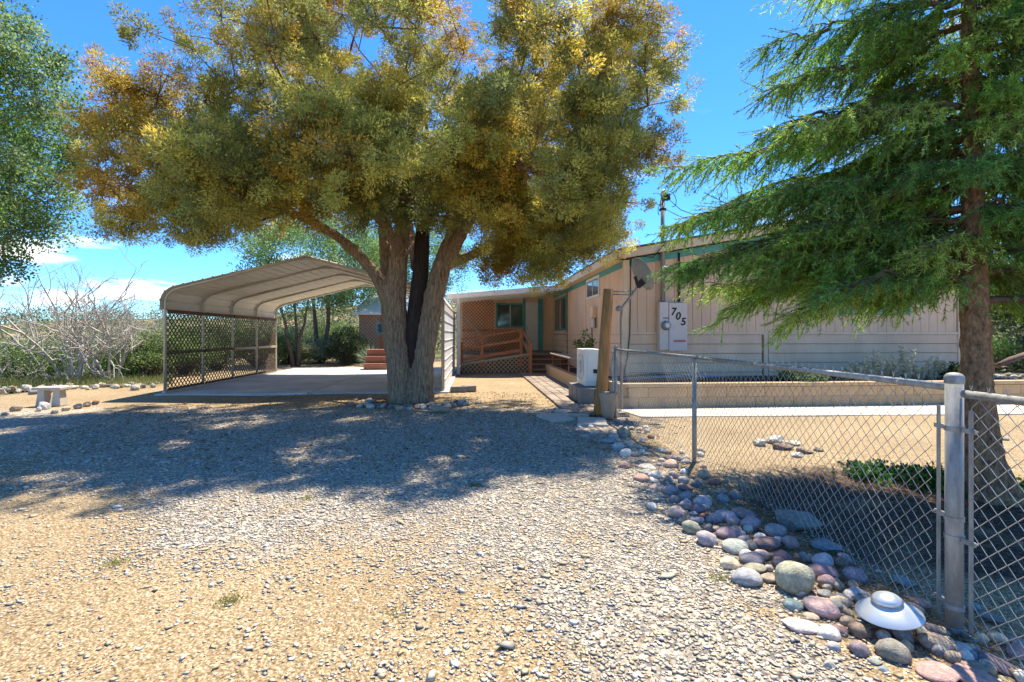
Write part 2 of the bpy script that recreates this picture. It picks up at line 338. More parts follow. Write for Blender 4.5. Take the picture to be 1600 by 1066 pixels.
sm2 = MB().box(-.23, .23, -.3, .3, 0, .05).mesh('stepping_slab', 'concrete')
for (px, py, rz) in ((893, 648, .1), (925, 662, -.2), (868, 655, .3)):
    o = link('stepping_slab', sm2, pp); o.location = G(px, py, 0); o.rotation_euler = (0.01, 0.02, rz); o.matrix_parent_inverse = Matrix.Translation(-pp.location)
pw = MB()
yb0, yb1 = 8.1, 9.33
pw.hexa([(2.95, 8.35, -.05), (17, 7.9, -.05), (17, yb1, -.05), (2.75, yb1, -.05), (2.95, 8.35, .02), (17, 7.9, .02), (17, yb1, .02), (2.75, yb1, .02)])
tag(pw.build('pale_path', 'pale', None, bevel=.01), kind='structure')
# block retaining wall
rw = empty('retaining_wall', (8, 9.4, 0), 'low tan block retaining wall holding the raised bed in front of the house', 'wall')
X0 = XY(966, 9.38); MB().box(X0+.02, 17, 9.42, 9.56, -.05, .455).build('wall_core', 'block', rw)
bmh = MB().box(-.197, .197, -.09, .09, 0, .192).mesh('block', 'block'); cnt = 0
for c in range(2):
    for j in range(34):
        x = X0+.2+j*.402+(c % 2)*.2
        if x > 16.5: continue
        o = link('block', bmh, rw); o.location = (x, 9.46+rng.normal()*.002, .02+c*.197); o.matrix_parent_inverse = Matrix.Translation(-rw.location)
for j in range(28):
    x = X0+.25+j*.5
    o = MB().box(-.248, .248, -.115, .115, 0, .07).build('cap_block', 'block', rw, bevel=.006); o.location = (x, 9.46, .42); o.matrix_parent_inverse = Matrix.Translation(-rw.location)
tag(MB().box(X0+.02, 17, 9.58, 11.75, -.05, .44).build('raised_bed', 'mulch'), kind='structure')
tag(MB().box(X0-.05, X0+.14, 9.62, 11.5, -.05, .5).build('bed_side_wall', 'block', bevel=.01), 'short side return of the tan block wall beside the timber post', 'wall')

# ---------------------------------------------------------------- house
YF, XL = 11.6, 3.65; XR = XY(1501, YF); XM = (XL+XR)/2; EZ = 3.42; PZ = EZ+.177*(XM-XL+.35); YB = 26
house = empty('manufactured_house', (XM, YF, .4), 'tan manufactured house with vertical board siding, teal trim and a low gable roof', 'house')
def gz(x): return EZ-.02+.177*(XM-XL+.35-abs(x-XM))-.19
TRZ = 1.49
core = MB(); v = [(XL+.02, YF+.02), (XR-.02, YF+.02)]
core.add([(XL+.02, YF+.02, .05), (XR-.02, YF+.02, .05), (XR-.02, YF+.02, gz(XR)), (XM, YF+.02, gz(XM)), (XL+.02, YF+.02, gz(XL)),
          (XL+.02, YB, .05), (XR-.02, YB, .05), (XR-.02, YB, gz(XR)), (XM, YB, gz(XM)), (XL+.02, YB, gz(XL))],
         [(0, 1, 2, 3, 4), (9, 8, 7, 6, 5), (0, 4, 9, 5), (1, 6, 7, 2), (0, 5, 6, 1)])
core.build('wall', 'tan_back', house)
x = XL+.1; bw = .232
while x < XR-.12:
    x1 = min(x+bw, XR-.12); MB().hexa([(x+.004, YF-.004, TRZ), (x1-.004, YF-.004, TRZ), (x1-.006, YF+.018, TRZ), (x+.006, YF+.018, TRZ),
        (x+.006, YF-.004, gz(x)), (x1-.006, YF-.004, gz(x1)), (x1-.006, YF+.018, gz(x1)), (x+.006, YF+.018, gz(x))]).build('siding_board', 'tan', house); x += bw
for (a, b) in ((XL+.1, XY(1192, YF)-.04), (XY(1200, YF)+.01, XR-.1)):
    z = TRZ-.03
    for i in range(5):
        MB().hexa([(a, YF-.022, z-.225), (b, YF-.022, z-.225), (b, YF+.018, z-.225), (a, YF+.018, z-.225), (a, YF-.006, z-.006), (b, YF-.006, z-.006), (b, YF+.018, z-.006), (a, YF+.018, z-.006)]).build('skirting_board', 'tan', house); z -= .232
xt = XY(1196, YF); MB().box(xt-.05, xt+.05, YF-.03, YF+.018, .42, TRZ-.03).build('trim_strip', 'trim', house)
MB().box(XL+.1, XR-.1, YF-.03, YF+.018, TRZ-.028, TRZ+.03).build('trim_strip', 'trim', house)
for xx in (XL, XR-.1): MB().box(xx-.02 if xx == XL else xx, xx+.12, YF-.035, YF+.1, .3, gz(xx)+.0).build('corner_trim', 'trim', house)
# side wall (faces the path)
y = YF+.12; YJ = YX(887, XL)
ykeep = [(YX(938, XL)-.02, YX(918, XL)+.02)]
sw_top = EZ-.2
while y < YJ-.02:
    y1 = min(y+.2, YJ-.02)
    MB().box(XL-.008, XL+.018, y+.006, y1-.006, TRZ, sw_top).build('siding_board', 'tan', house); y += .2
yy = YJ+.06
while yy < 21.9:
    MB().box(XL-.008, XL+.018, yy+.004, min(yy+.6, 21.95)-.004, TRZ, sw_top).build('siding_board', 'tan', house); yy += .6
MB().box(XL-.03, XL+.018, YJ-.03, YJ+.04, .3, sw_top).build('trim_strip', 'brownwood', house)
z = TRZ-.03
for i in range(5):
    MB().hexa([(XL-.022, YF+.12, z-.225), (XL+.018, YF+.12, z-.225), (XL+.018, 21.95, z-.225), (XL-.022, 21.95, z-.225), (XL-.004, YF+.12, z-.006), (XL+.018, YF+.12, z-.006), (XL+.018, 21.95, z-.006), (XL-.004, 21.95, z-.006)]).build('skirting_board', 'tan', house); z -= .232
MB().box(XL-.028, XL+.018, YF+.12, YJ-.04, TRZ-.028, TRZ+.03).build('trim_strip', 'trim', house)
yq = YX(915, XL); MB().box(XL-.03, XL+.018, yq-.05, yq+.05, .35, sw_top).build('trim_strip', 'trim', house)
# teal frieze under the eaves
def frieze(x0, x1):
    MB().hexa([(x0, YF-.03, gz(x0)-.16), (x1, YF-.03, gz(x1)-.16), (x1, YF-.008, gz(x1)-.16), (x0, YF-.008, gz(x0)-.16), (x0, YF-.03, gz(x0)+.01), (x1, YF-.03, gz(x1)+.01), (x1, YF-.008, gz(x1)+.01), (x0, YF-.008, gz(x0)+.01)]).build('frieze_board', 'teal', house)
frieze(XL+.1, XM); frieze(XM, XR-.1)
MB().box(XL-.03, XL-.012, YF+.05, 21.9, sw_top-.12, sw_top+.05).build('frieze_board', 'teal', house)
# roof
ov = .4
def rz_(x): return EZ+.177*(XM-XL+.35-abs(x-XM))
xl, xr = XL-.35, XR+.35
rf = MB()
for a, b in ((xl, XM), (XM, xr)):
    rf.hexa([(a, YF-ov-.03, rz_(a)+.0), (b, YF-ov-.03, rz_(b)+.0), (b, YB, rz_(b)+.0), (a, YB, rz_(a)+.0), (a, YF-ov-.03, rz_(a)+.045), (b, YF-ov-.03, rz_(b)+.045), (b, YB, rz_(b)+.045), (a, YB, rz_(a)+.045)])
roof = rf.build('roof', 'shingle', house)
for a, b in ((xl, XM), (XM, xr)):
    MB().hexa([(a, YF-ov, rz_(a)-.19), (b, YF-ov, rz_(b)-.19), (b, YF-ov+.03, rz_(b)-.19), (a, YF-ov+.03, rz_(a)-.19), (a, YF-ov, rz_(a)-.003), (b, YF-ov, rz_(b)-.003), (b, YF-ov+.03, rz_(b)-.003), (a, YF-ov+.03, rz_(a)-.003)]).build('fascia_board', 'trim', house)
    MB().hexa([(a, YF-ov+.032, rz_(a)-.17), (b, YF-ov+.032, rz_(b)-.17), (b, YF-.0, rz_(b)-.17), (a, YF-.0, rz_(a)-.17), (a, YF-ov+.032, rz_(a)-.15), (b, YF-ov+.032, rz_(b)-.15), (b, YF-.0, rz_(b)-.15), (a, YF-.0, rz_(a)-.15)]).build('soffit', 'trim', house)
MB().box(xl-.002, xl+.028, YF-ov+.032, 17.6, EZ-.19, EZ-.003).build('fascia_board', 'trim', house)
MB().box(xl+.03, XL-.03, YF+.02, YB, EZ-.17, EZ-.15).build('soffit', 'trim', house)
def window_x(X, px0, px1, py0, py1, fm, split=True, label=None):      # on the side wall
    y1, y0 = YX(px0, X), YX(px1, X); zt, zb = Z(X, (y0+y1)/2, py0), Z(X, (y0+y1)/2, py1); f = MB(); t = .075
    f.box(X-.045, X-.009, y0, y1, zb, zb+t).box(X-.045, X-.009, y0, y1, zt-t, zt).box(X-.045, X-.009, y0, y0+t, zb+t, zt-t).box(X-.045, X-.009, y1-t, y1, zb+t, zt-t)
    w_ = f.build('window', fm, house, bevel=.004)
    if label: w_['label'] = label
    MB().box(X-.028, X-.012, y0+t, y1-t, zb+t, zt-t).build('pane', 'glass', w_)
    if split: MB().box(X-.038, X-.03, (y0+y1)/2-.02, (y0+y1)/2+.02, zb+t, zt-t).build('mullion', 'white', w_)
window_x(XL, 918, 938, 434, 466, 'white', label='small white framed sliding window high in the side wall')
window_x(XL, 868, 886, 465, 517, 'teal', label='teal framed window beside the porch lamp')
def window_y(Y, px0, px1, py0, py1, fm, pane='glass', par=None, mull=True):
    x0, x1 = XY(px0, Y), XY(px1, Y); zt, zb = Z(x0, Y, py0), Z(x0, Y, py1); t = .08; f = MB()
    f.box(x0, x1, Y-.05, Y-.009, zb, zb+t).box(x0, x1, Y-.05, Y-.009, zt-t, zt).box(x0, x0+t, Y-.05, Y-.009, zb+t, zt-t).box(x1-t, x1, Y-.05, Y-.009, zb+t, zt-t)
    w_ = f.build('window', fm, par or house, bevel=.004); MB().box(x0+t, x1-t, Y-.03, Y-.014, zb+t, zt-t).build('pane', pane, w_)
    if mull: MB().box((x0+x1)/2-.02, (x0+x1)/2+.02, Y-.04, Y-.032, zb+t, zt-t).build('mullion', 'white', w_)
    return w_
window_y(YF, 1300, 1420, 425, 492, 'teal')
# recessed porch end wall with door
YD = 22.0; xa = -.75
MB().box(xa, XL-.01, YD, YD+.15, .05, 3.3).build('wall', 'tan', house)
window_y(YD, 775, 819, 474, 512, 'teal')
d0, d1 = XY(821, YD), XY(840, YD); t0, t1 = XY(840, YD)+.01, XY(848, YD)
zdb, zdt = .76, 2.92
dr = MB().box(d0, d1, YD-.06, YD-.01, zdb, zdt).build('door', 'white', house)
for i in range(1, 4): MB().box(d0+(d1-d0)*i/4-.012, d0+(d1-d0)*i/4+.012, YD-.072, YD-.062, zdb+.1, zdt-.1).build('door_batten', 'white', dr)
MB().lathe((d0+.07, YD-.09, zdb+1.0), [(0, 0), (.03, .005), (.03, .03), (0, .04)], 10, (0, -1, 0)).build('handle', 'steel', dr, True)
MB().box(t0, t1, YD-.08, YD-.01, zdb-.05, zdt+.18).build('door_casing', 'teal', house)
MB().box(d0-.12, d0-.01, YD-.08, YD-.01, zdb-.05, zdt+.18).build('door_casing', 'teal', house)
# porch roof
yp0, yp1 = 17.75, 23; PL, PRr = -.95, XL-.36
pz = lambda x: 2.86+(x-PL)/(PRr-PL)*.38
MB().hexa([(PL, yp0, pz(PL)), (PRr, yp0, pz(PRr)), (PRr, yp1, pz(PRr)+.1), (PL, yp1, pz(PL)+.1), (PL, yp0, pz(PL)+.03), (PRr, yp0, pz(PRr)+.03), (PRr, yp1, pz(PRr)+.13), (PL, yp1, pz(PL)+.13)]).build('porch_roof', 'roofw', house)
MB().hexa([(PL, yp0-.03, pz(PL)-.12), (PRr, yp0-.03, pz(PRr)-.12), (PRr, yp0-.002, pz(PRr)-.12), (PL, yp0-.002, pz(PL)-.12), (PL, yp0-.03, pz(PL)+.06), (PRr, yp0-.03, pz(PRr)+.06), (PRr, yp0-.002, pz(PRr)+.06), (PL, yp0-.002, pz(PL)+.06)]).build('porch_fascia', 'white', house)
xc = XY(716, 17.9); MB().box(xc-.06, xc+.06, 17.84, 17.96, 0, pz(xc)-.002).build('porch_column', 'white', house, bevel=.006)
for k in range(5): MB().beam((PL+.05, 18.4+k*.9, pz(PL)-.05+k*.02), (PRr-.05, 18.4+k*.9, pz(PRr)-.05+k*.02), .05, .09).build('rafter', 'white', house)

# ---------------------------------------------------------------- lattice helper
def lattice(parent, A, B, zb0, zt0, zb1, zt1, sp_, wd, mtl, nrm, name='slat', th=.008):
    """slats at 45 deg on vertical plane A->B; bottom / top heights vary linearly"""
    A, B = Vector((A[0], A[1])), Vector((B[0], B[1])); Ln = (B-A).length; u = (B-A)/Ln
    fb = lambda s: zb0+(zb1-zb0)*s/Ln
    ft = lambda s: zt0+(zt1-zt0)*s/Ln
    hmax = max(zt0-zb0, zt1-zb1, zt0-zb1, zt1-zb0)+.1; zlo = min(zb0, zb1)
    for sgn in (1, -1):
        s0 = -hmax if sgn > 0 else 0
        s = s0
        while s < (Ln if sgn > 0 else Ln+hmax):
            pts = []
            for q in np.linspace(0, hmax*1.05, 60):
                ss_ = s+sgn*q; zz = zlo+q
                if 0 <= ss_ <= Ln and fb(ss_) <= zz <= ft(ss_): pts.append((ss_, zz))
            if len(pts) > 2:
                a, b = pts[0], pts[-1]; o = th*(.55 if sgn > 0 else -.55)
                pa = (A.x+u.x*a[0]+nrm[0]*o, A.y+u.y*a[0]+nrm[1]*o, a[1]); pb = (A.x+u.x*b[0]+nrm[0]*o, A.y+u.y*b[0]+nrm[1]*o, b[1])
                MB().beam(pa, pb, th, wd, up=(u.x*-sgn, u.y*-sgn, 1)).build(name, mtl, parent)
            s += sp_
# porch ramp, rails, steps
YR = 18.35
ramp = empty('porch_ramp', (1, YR, 0), 'brown wooden ramp with railing and lattice skirt leading up to the porch', 'ramp')
xa0, xb0 = XY(720, YR), XY(829, YR); za0, zb0_ = Z(xa0, YR, 569), .74
MB().hexa([(xa0, YR, za0-.05), (xb0, YR, zb0_-.05), (xb0, YR+1.3, zb0_-.05), (xa0, YR+1.3, za0-.05), (xa0, YR, za0), (xb0, YR, zb0_), (xb0, YR+1.3, zb0_), (xa0, YR+1.3, za0)]).build('ramp_deck', 'steps', ramp)
MB().box(xa0, XL-.05, YR+1.32, YD-.1, .66, .74).build('porch_deck', 'steps', ramp)
MB().beam((xa0, YR-.02, za0-.02), (xb0, YR-.02, zb0_-.02), .03, .09).build('edge_board', 'lattgrey', ramp)
lattice(ramp, (xa0, YR-.01), (xb0, YR-.01), .02, za0-.06, .02, zb0_-.06, .165, .035, 'lattgrey', (0, -1))
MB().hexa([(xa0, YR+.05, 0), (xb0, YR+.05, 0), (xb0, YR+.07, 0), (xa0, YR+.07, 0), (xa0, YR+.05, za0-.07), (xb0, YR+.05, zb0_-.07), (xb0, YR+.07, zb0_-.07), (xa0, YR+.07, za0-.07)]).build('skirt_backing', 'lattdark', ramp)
ry = YR+.02
for px, zt in ((722, 1.18), (753, 1.36), (814, 1.62)):
    xx = XY(px, ry); MB().box(xx-.05, xx+.05, ry-.05, ry+.05, .2, zt).build('rail_post', 'redwood', ramp, bevel=.005)
for f_, h_, wz in ((.92, .0, .045), (.55, 0, .1), (.16, 0, .12)):
    MB().beam((xa0, ry-.07, za0+f_), (XY(814, ry), ry-.07, zb0_-.03+f_), .035, wz).build('rail', 'redwood', ramp)
# newel + short handrail down the steps
xn = XY(829, 17.6); MB().box(xn-.05, xn+.05, 17.55, 17.65, 0, 1.12).build('newel_post', 'redwood', ramp, bevel=.005)
MB().beam((XY(815, ry), ry, 1.66), (xn, 17.58, 1.16), .09, .035).build('handrail', 'redwood', ramp)
MB().beam((XY(815, ry), ry, 1.3), (xn, 17.6, .7), .04, .09).build('handrail', 'redwood', ramp)
st = empty('porch_steps', (XY(850, 18), 18, 0), 'four weathered wooden steps up to the white porch door', 'steps')
for k in range(4):
    y0 = 17.7+k*.3; MB().box(xb0+.03, XL-.08, y0, y0+.3, .15+k*.175, .19+k*.175).build('tread', 'steps', st, bevel=.004); MB().box(xb0+.06, XL-.1, y0+.05, y0+.07, 0, .148+k*.175).build('riser', 'brownwood', st)
# inner lattice privacy screen of the porch
ls = empty('porch_lattice_screen', (0, 21.5, 0), 'red brown diagonal lattice screen closing the far end of the porch', 'lattice')
xs0, xs1 = XY(722, 21.2), XY(773, 21.2)
lattice(ls, (xs0, 21.2), (xs1, 21.2), .75, 2.95, .75, 3.0, .15, .04, 'redwood', (0, -1))
lattice(ls, (xs1, 21.25), (XY(818, 21.2), 21.25), .75, 1.7, .75, 1.7, .15, .04, 'redwood', (0, -1))
MB().beam((xs0, 21.1, 2.2), (xs1, 21.1, .95), .04, .08).build('brace', 'lattgrey', ls)
MB().box(xs0, XY(818, 21.2), 21.16, 21.19, 1.6, 1.7).build('rail', 'redwood', ls)

# ---------------------------------------------------------------- carport
cp = empty('carport', (-4.1, 15.6, 0), 'open metal carport with bent tube frames and pale ribbed sheet roof', 'carport')
CL, CR, CM = -7.42, -.78, -4.1; CY0, CY1 = 12.35, 18.95; ez, pk = 2.36, 3.34
def archpts(y):
    pts = [(CL, y, 0.0), (CL, y, ez-.12)]
    rx = .42; top0 = ez+.17
    for k in range(1, 7):
        t = k/6*math.pi/2*.82; pts.append((CL+rx*(1-math.cos(t)), y, ez-.12+.36*math.sin(t)))
    a = pts[-1]; pts.append((CM-.25, y, pk-.02)); pts.append((CM, y, pk)); 
    r = [(2*CM-p[0], p[1], p[2]) for p in pts[:-1]][::-1]
    return pts+r
for k in range(5):
    y = CY0+(CY1-CY0)*k/4; MB().tube(archpts(y), .034, 8).build('frame_arch', 'frame', cp, True)
for xx in (CL, CR): MB().box(xx-.035, xx+.035, CY0-.05, CY1+.05, .047, .10).build('base_rail', 'frame', cp)
# sheet profile: outside of arches
prof = [Vector((p[0], p[2])) for p in archpts(0) if p[2] > 1.7 or p is None]
ap = [(CL-.05, 2.06), (CL-.05, ez-.1)]
for k in range(1, 7):
    t = k/6*math.pi/2*.82; ap.append((CL+.42-(.42+.05)*math.cos(t), ez-.12+(.36+.05)*math.sin(t)))
ap += [(CM, pk+.05)]; ap = ap+[(2*CM-a[0], a[1]) for a in ap[:-1]][::-1]
ap = [Vector(a) for a in ap]; cum = [0]
for i in range(1, len(ap)): cum.append(cum[-1]+(ap[i]-ap[i-1]).length)
def pat(s):
    s = max(0, min(cum[-1], s))
    for i in range(1, len(ap)):
        if s <= cum[i]+1e-9: return ap[i-1]+(ap[i]-ap[i-1])*((s-cum[i-1])/(cum[i]-cum[i-1]))
npan = int(cum[-1]/.23); st_ = cum[-1]/npan
for i in range(npan):
    q = [pat(i*st_+st_*f) for f in (-.03, .05, .12, .5, .88, .95, 1.03)]; off = [.018, .018, 0, .0, 0, .018, .018]; m_ = MB(); vs = []
    for a, o_ in zip(q, off):
        j = max(0, min(len(ap)-2, 0)); dq = (pat(i*st_+st_)-pat(i*st_)).normalized(); nn = Vector((-dq.y, dq.x))
        b = a+nn*o_
        for y in (CY0-.12, CY1+.12): vs.append((b.x, y, b.y)); vs.append((b.x+nn.x*.003, y, b.y+nn.y*.003))
    fs = []
    for k in range(6):
        o_ = k*4; fs += [(o_, o_+2, o_+6, o_+4), (o_+1, o_+5, o_+7, o_+3), (o_, o_+4, o_+5, o_+1), (o_+2, o_+3, o_+7, o_+6)]
    m_.add(vs, fs).build('roof_panel', 'sheet', cp)
# clad right side wall of the carport
for k in range(8):
    z0 = .1+k*.245; MB().box(CR+.036, CR+.05, CY0-.03, CY1+.05, z0, z0+.23).box(CR+.036, CR+.066, CY0-.03, CY1+.05, z0+.23, z0+.243).build('wall_panel', 'roofw', cp)
# lattice screen on the left side
lc = empty('lattice_screen', (CL, 15.6, 0), 'dark weathered wooden lattice screen along the left side of the carport', 'lattice')
for k in range(4):
    y0 = CY0+(CY1-CY0)*k/4+.04; y1 = CY0+(CY1-CY0)*(k+1)/4-.04
    lattice(lc, (CL-.0, y0), (CL-.0, y1), .14, 2.0, .14, 2.0, .15, .026, 'lattdark', (1, 0))
    MB().box(CL+.02, CL+.06, y0, y1, .98, 1.06).build('rail', 'lattdark' if k < 2 else 'lattgrey', lc); MB().box(CL+.02, CL+.06, y0, y1, 1.98, 2.07).build('rail', 'brownwood', lc)
    MB().box(CL+.02, CL+.05, y0, y1, .105, .16).build('rail', 'lattdark', lc)

# ---------------------------------------------------------------- shrub / tree generators
def clumpleaves(centers, rad, nper, Lr, Wr, cols, flat=.8, outward=.7, down=0.0, jit=.18):
    """centres (n,3), rad (n,), cols (n,3)"""
    n = len(centers); idx_ = np.repeat(np.arange(n), nper); q = unit(rng.normal(size=(len(idx_), 3))); rr = rng.random(len(idx_))**.45
    off = q*rr[:, None]*rad[idx_][:, None]; off[:, 2] *= flat
    P = centers[idx_]+off; D = q*outward+rng.normal(size=P.shape)*.55; D[:, 2] += .25-down
    C = cols[idx_]*(1+rng.normal(size=(len(idx_), 1))*jit); C = np.clip(C, .005, 1)
    Ln = rng.uniform(Lr[0], Lr[1], len(idx_)); Wd = rng.uniform(Wr[0], Wr[1], len(idx_)); return P, D, Ln, Wd, C
def grow(stems, targets, jitter=.12, step=.45, tip=.006, power=2.2, up=.1):
    """stems: list of (polyline [Vector], radii). returns arrays of segments (A,B,Ra,Rb)"""
    P = []; par = []; rad = []; depth = []
    for poly, rr, attach in stems:
        for i, (p, r) in enumerate(zip(poly, rr)):
            P.append(np.array(p)); rad.append(r)
            if i == 0:
                if attach is None or len(P) == 1: par.append(-1)
                else: par.append(int(np.argmin([np.linalg.norm(np.array(p)-q) for q in P[:-1]])))
            else: par.append(len(P)-2)
    nst = len(P); root = P[0]
    order = np.argsort([min(np.linalg.norm(t-p) for p in P[:nst]) for t in targets])
    ends = []
    for ti in order:
        t = targets[ti]; A = np.array(P); dv = np.linalg.norm(A-t, axis=1); dr = np.linalg.norm(A-root, axis=1); tr = np.linalg.norm(t-root)
        cost = dv+1.2*np.maximum(0, dr-tr)+.10*dr
        cost[:1] += 3
        i = int(np.argmin(cost)); a = A[i]; ln = dv[i]; k = max(1, int(ln/step)); prev = i
        for s in range(1, k+1):
            f = s/k; p = a+(t-a)*f
            if s < k: p = p+rng.normal(size=3)*jitter*min(1, ln*.5)+np.array([0, 0, up*math.sin(math.pi*f)*ln*.3])
            P.append(p); par.append(prev); rad.append(0); prev = len(P)-1
        ends.append(prev)
    cntv = np.zeros(len(P))
    for e in ends:
        q = e
        while q >= 0: cntv[q] += 1; q = par[q]
    rv = tip*np.maximum(cntv, 1)**(1/power)
    for i in range(nst): rv[i] = max(rad[i], 0.5*rv[i] if rad[i] else rv[i])
    P = np.array(P); par = np.array(par); ids = np.where(par >= 0)[0]; ids = ids[ids >= nst]
    return P[par[ids]], P[ids], np.minimum(rv[par[ids]], rv[ids]*1.35), rv[ids]
def leafy_tree(name, base, height, cr, cz, cols, label, nclump=90, nper=220, Ls=(.06, .12), Ws=(.018, .035), trunk_r=.14, group=None, crad=(.45, .75), cat='tree', flat=1.0, gate=.0, bark='limb', lean=(0, 0), nst=1, outer=.55):
    base = Vector(base); t = empty(name, base, label, cat, group)
    c = np.array([base.x+lean[0], base.y+lean[1], base.z+cz]); tg = []
    while len(tg) < nclump:
        q = unit(rng.normal(size=(1, 3)))[0]*rng.random()**(1/3*outer+.08); p = c+q*np.array(cr)
        if gate and noise.noise(Vector(p*.8)) < gate-.3: continue
        tg.append(p)
    tg = np.array(tg); stems = []
    for s in range(nst):
        a = rng.uniform(0, 6.28); o = Vector((math.cos(a), math.sin(a), 0))*(.12 if nst > 1 else 0)
        pts = [base-Vector((0, 0, .15))+o]+[base+o*(1+f*5)+Vector((lean[0]*f, lean[1]*f, cz*f))+Vector((rng.normal()*.08, rng.normal()*.08, 0)) for f in (.15, .35, .6, .85, 1.05)]
        stems.append((pts, [trunk_r*v for v in (1.25, 1, .85, .65, .45, .3)], None if s == 0 else 0))
    A, B, Ra, Rb = grow(stems, tg); m = MB()
    for pts, rr, _ in stems: m.tube(pts, list(rr), 9)
    m.build('trunk', bark, t, True)
    lo = segs('limbs', A, B, Ra, Rb, 5, bark, t); lo['kind'] = 'stuff'
    ci = rng.integers(0, len(cols), len(tg)); C = np.array(cols)[ci]*rng.uniform(.75, 1.25, (len(tg), 1))
    P, D, Ln, Wd, Cc = clumpleaves(tg, rng.uniform(crad[0], crad[1], len(tg)), nper, Ls, Ws, C, flat)
    leaves('crown', P, D, Ln, Wd, Cc, 'leaf', t); return t

# ---------------------------------------------------------------- the big juniper
jb = W(-2.08, 10.65); jun = empty('juniper_tree', (jb[0], jb[1], 0), 'huge spreading juniper with orange and yellow green foliage on three thick stems', 'tree')
DJ = 10.65
def SP(l, dd=0.0): return [PD(px, py, DJ+dd+(q[0] if q else 0)) for px, py, *q in l]
k_ = DJ/F
stA = (SP([(634, 652, -.05), (630, 615), (624, 575), (619, 520), (616, 470), (622, 420), (627, 370), (634, 310), (640, 240), (650, 150)]), [v*k_ for v in (30, 23, 20, 18.5, 18, 14, 12.5, 10, 8, 5)], None)
stA2 = (SP([(622, 600, .15), (613, 540, .2), (607, 480, .25), (604, 420, .35), (600, 360, .5), (594, 290, .8), (590, 220, 1)]), [v*k_ for v in (13, 13, 12, 10, 9, 7, 5)], 0)
stL = (SP([(608, 478, .05), (599, 447), (580, 420), (556, 394), (530, 372), (490, 348), (440, 325), (385, 300), (320, 270)]), [v*k_ for v in (13, 11.5, 9, 8, 7.5, 6.5, 5.5, 4.5, 3.5)], 0)
stR = (SP([(657, 652, -.0), (657, 610), (661, 560), (670, 510), (679, 460), (689, 420), (702, 385), (716, 350), (735, 300), (765, 225), (800, 140)]), [v*k_ for v in (27, 20, 16.5, 16.5, 15.5, 14.5, 13, 11, 9, 6.5, 5)], 0)
stRl = (SP([(697, 415, .1), (722, 405), (752, 392), (790, 380), (840, 368), (900, 350), (950, 330)]), [v*k_ for v in (9, 7.5, 6.5, 5.5, 5, 4, 3)], 0)
stM = (SP([(648, 605, .1), (645, 575, .0), (645, 530, -.05), (650, 480), (657, 430), (659, 385), (662, 330), (668, 240)], .02), [v*k_ for v in (9, 10.5, 11.5, 12.5, 12.5, 12, 9, 6)], 0)
stC = (SP([(645, 656), (644, 620), (643, 590, .05), (643, 560, .12)]), [v*k_ for v in (30, 22, 15, 6)], 0)
stF = (SP([(630, 400, 0), (600, 350, -1.2), (560, 300, -2.2), (500, 240, -3)]), [v*k_ for v in (9, 7.5, 6, 4)], 0)
stF2 = (SP([(705, 400, 0), (740, 330, -1.3), (790, 270, -2.3), (840, 220, -3)]), [v*k_ for v in (9, 7.5, 6, 4)], 0)
stB = (SP([(650, 420, .2), (640, 350, 1.5), (620, 290, 2.8)]), [v*k_ for v in (8, 6, 4)], 0)
stems = [stA, stA2, stL, stR, stRl, stM, stF, stF2, stB]
lobes = [((-2.3, 9.9, 5.7), (5.3, 3.6, 3.5), 450), ((-6.7, 9.7, 4.9), (1.7, 1.6, 1.8), 55), ((1.5, 9.8, 5.2), (1.8, 2.2, 2.9), 110), ((-2.0, 8.5, 4.4), (3.8, 1.5, 1.5), 165), ((-5.2, 9.2, 3.9), (2.6, 1.9, 1.0), 80), ((.9, 9.6, 3.6), (1.6, 1.4, 1.0), 60), ((.7, 10, 3.15), (1.2, 1.0, .6), 34), ((-2.1, 8.7, 4.0), (2.3, .9, .85), 80), ((-1.5, 8.6, 6.4), (4.2, 1.4, 1.7), 45)]
tg = []
for c, r_, n_ in lobes:
    k = 0
    while k < n_:
        q = unit(rng.normal(size=(1, 3)))[0]*rng.random()**.24; p = np.array(c)+q*np.array(r_)
        if p[2] < 2.6 or p[2] > 9.1: continue
        px = CX+F*p[0]/p[1]; py = HY-F*(p[2]-H)/p[1]
        if math.hypot(p[0]+2.1, (p[1]-10.6)) < 1.7 and p[2] < 3.5: continue
        if -3.6 < p[0] < -.6 and p[2] < (3.4 if p[1] < 9.5 else 3.75): continue
        if p[1]-.42*p[2] < 4.35+.25*max(0, p[0]): continue
        if noise.noise(Vector(p*.8)) < -.13: continue
        if noise.noise(Vector(((p[0]-.26*p[2])*1.5, (p[1]-.42*p[2])*1.5, 4.5))) < -.20: continue
        if px > 975 and py > 255: continue
        if px > 885 and py > 400: continue
        if (px < 245 and py < 40) or px < 125: continue
        if (400 < px < 640 and py > 335) or (px <= 400 and py > 370): continue
        X, Y = W(p[0], p[1]); tg.append((X, Y, p[2])); k += 1
tg = np.array(tg)
A, B, Ra, Rb = grow(stems, tg, jitter=.16, tip=.006, power=2.2)
m = MB()
for s in (stA, stA2, stC, stL, stR, stRl, stF, stF2, stB): m.tube(s[0], s[1], 18)
tk = m.build('trunk', 'bark', jun, True)
rm = tk.modifiers.new('remesh', 'REMESH'); rm.mode = 'VOXEL'; rm.voxel_size = .028; rm.use_smooth_shade = True
tx = bpy.data.textures.new('bark_ridges', 'CLOUDS'); tx.noise_scale = .16; tx.noise_depth = 4
dm = tk.modifiers.new('ridges', 'DISPLACE'); dm.texture = tx; dm.strength = .07; dm.mid_level = .5
m = MB(); m.tube(stM[0], stM[1], 16); dk = m.build('dark_stem', 'barkdark', jun, True); dk['label'] = 'nearly black middle stem'
segs('limbs', A, B, Ra, Rb, 6, 'limb', jun)
